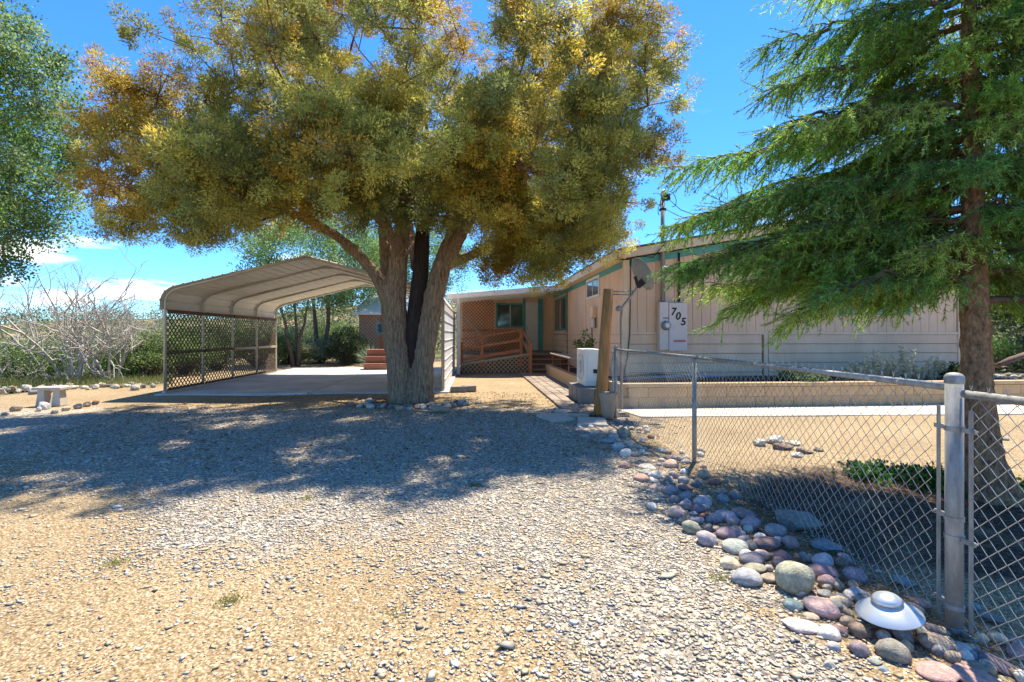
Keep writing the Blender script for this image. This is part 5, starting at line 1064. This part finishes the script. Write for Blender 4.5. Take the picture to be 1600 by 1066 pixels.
# bare shrubs
def bare(px, d, h_, label, n0=7, seed=1, lean=0, spread=.38):
    rg = np.random.default_rng(seed); b = np.array(at_(px, d)); t = empty('bare_shrub', b, label, 'shrub', 'bare grey shrubs left of the carport'); A_, B_, Ra_, Rb_ = [], [], [], []; st_k = []
    for s in range(n0):
        a = rg.uniform(0, 6.28); st_k.append((b+[rg.normal()*.12, rg.normal()*.12, -.1], np.array([math.cos(a)*spread+lean, math.sin(a)*spread*.6, 1.0]), h_*rg.uniform(.35, .5), .035*h_/3, 0))
    while st_k:
        p, dv, ln, r, lv = st_k.pop(); dv = dv/np.linalg.norm(dv); q = p; k = 4
        for i in range(k):
            dv = dv+rg.normal(size=3)*.16+[0, 0, .03]; dv /= np.linalg.norm(dv); e = q+dv*ln/k; A_.append(q); B_.append(e); Ra_.append(r*(1-i/k*.4)); Rb_.append(r*(1-(i+1)/k*.4)); q = e
            if lv < 3+(s_ if False else (seed % 2)) and i >= 1:
                for _ in range(1 if lv else 2):
                    st_k.append((q, dv+rg.normal(size=3)*.62, ln*rg.uniform(.45, .72), max(r*.55, .0045), lv+1))
    segs('branches', A_, B_, np.array(Ra_), np.array(Rb_), 4, 'twig', t)
bare(128, 15.5, 4.6, 'tall bare grey shrub in the middle of the row left of the carport', 4, 3); bare(170, 15.0, 3.9, 'dense pale bare shrub nearest the carport', 4, 4); bare(205, 17, 4.2, 'bare shrub just left of the front carport post', 3, 5)
bare(95, 16.5, 5.0, 'darker tall bare shrub behind the concrete bench', 3, 6); bare(20, 15.5, 2.0, 'low sprawling pale bare shrub at the left edge', 4, 8, lean=-.9, spread=1.0); bare(120, 14.6, 1.7, 'low bare branches sprawling to the left behind the bench', 3, 10, lean=-1.2, spread=.7)
bare(462, 25, 2.6, 'small bare shrub seen under the carport roof', 5, 12)
# far scrub on the hills: one mass
sc_n = 2300; P_, R_ = [], []
while len(P_) < sc_n:
    d = rng.uniform(24, 150); a = rng.uniform(-.95, .75) if rng.random() < .75 else rng.uniform(.75, 1.0); X_, Y_ = W(math.sin(a)*d, math.cos(a)*d)
    if -9 < X_ < 16 and Y_ < 27: continue
    if Y_ < 8: continue
    if -12 < X_ < 17 and Y_ < 32 and rng.random() < .8: continue
    r_ = rng.uniform(.5, 1.5)*(1+d/120); P_.append((X_, Y_, T(X_, Y_)+r_*.4)); R_.append(r_)
P_ = np.array(P_); sp_c = np.array([(.13, .17, .065), (.17, .21, .09), (.09, .12, .05), (.21, .22, .13)])[rng.integers(0, 4, sc_n)]*rng.uniform(.75, 1.25, (sc_n, 1))
P2_, D_, Ln_, Wd_, C_ = clumpleaves(P_, np.array(R_), 88, (.14, .34), (.05, .10), sp_c, .8)
tag(leaves('hillside_scrub', P2_, D_, Ln_, Wd_, C_, 'leaf'), 'green chaparral scrub covering the hills beyond the yard', 'scrub', kind='stuff')
# dry grass tufts along the edge
k = 5200; a = rng.random(k); pxs = -60+a*330; pys = 606-a*9+rng.normal(size=k)*3.2; g0 = np.array([tuple(G(x, y)) for x, y in zip(pxs, pys)]); dd_ = rng.normal(size=(k, 3))*.4; dd_[:, 2] = 1
tag(leaves('slope_grass', g0, dd_, rng.uniform(.08, .3, k), .006, np.array([(.18, .20, .07)])*rng.uniform(.6, 1.5, (k, 1)), 'leaf'), 'dry green grass growing along the rock edge left of the carport', 'grass', kind='stuff')
# leaf litter under the cedar and juniper
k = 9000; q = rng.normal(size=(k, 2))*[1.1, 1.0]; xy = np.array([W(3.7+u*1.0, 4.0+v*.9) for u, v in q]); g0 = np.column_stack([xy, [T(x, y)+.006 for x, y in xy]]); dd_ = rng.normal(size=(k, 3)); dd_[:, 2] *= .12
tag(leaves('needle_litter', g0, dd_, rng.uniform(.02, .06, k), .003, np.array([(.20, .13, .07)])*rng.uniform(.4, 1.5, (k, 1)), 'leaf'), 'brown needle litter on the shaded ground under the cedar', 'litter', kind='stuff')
for o in sorted((o for o in bpy.data.objects if o.type == 'MESH'), key=lambda o: -len(o.data.polygons))[:8]: print(o.name, o.parent.name if o.parent else '', len(o.data.polygons))
k = 7000; a_ = rng.random(k)*6.28; r__ = rng.random(k)**.5*4.2; xy = np.array([W(-2.2+math.cos(p_)*q_*1.25, 8.9+math.sin(p_)*q_*.9) for p_, q_ in zip(a_, r__)]); g0 = np.column_stack([xy, [T(x, y)+.012 for x, y in xy]]); dd_ = rng.normal(size=(k, 3)); dd_[:, 2] *= .15
tag(leaves('juniper_litter', g0, dd_, rng.uniform(.03, .08, k), .007, np.array([(.26, .16, .08)])*rng.uniform(.4, 1.5, (k, 1)), 'leaf'), 'brown juniper litter on the gravel under the juniper', 'litter', kind='stuff')
k = 1600; wc = [G(px, py) for px, py in ((620, 960), (1125, 905), (905, 1018), (1160, 845), (360, 940), (180, 880), (1090, 1000), (740, 760), (480, 780))]
ci = rng.integers(0, len(wc), k); g0 = np.array([tuple(wc[i]) for i in ci])+rng.normal(size=(k, 3))*[.035, .035, 0]; dd_ = rng.normal(size=(k, 3))*.7; dd_[:, 2] = .8
tag(leaves('drive_weeds', g0, dd_, rng.uniform(.012, .035, k), .0022, np.array([(.22, .25, .07)])*rng.uniform(.6, 1.4, (k, 1)), 'leaf'), 'tiny dry green weeds sprouting between the gravel', 'weeds', kind='stuff')
k = 5000; f_ = rng.random(k); pxs = 960+f_*560+rng.normal(size=k)*26; pys = 690+f_*325+rng.normal(size=k)*14; g0 = np.array([tuple(G(x, y, .008)) for x, y in zip(pxs, pys)]); dd_ = rng.normal(size=(k, 3)); dd_[:, 2] = abs(dd_[:, 2])*.35
tag(leaves('dry_debris', g0, dd_, rng.uniform(.015, .06, k), .0018, np.array([(.36, .25, .13)])*rng.uniform(.35, 1.4, (k, 1)), 'leaf'), 'dry stems and needles caught between the river stones', 'litter', kind='stuff')
print('objects', len(bpy.data.objects), 'tris~', sum(len(o.data.polygons) for o in bpy.data.objects if o.type == 'MESH'))
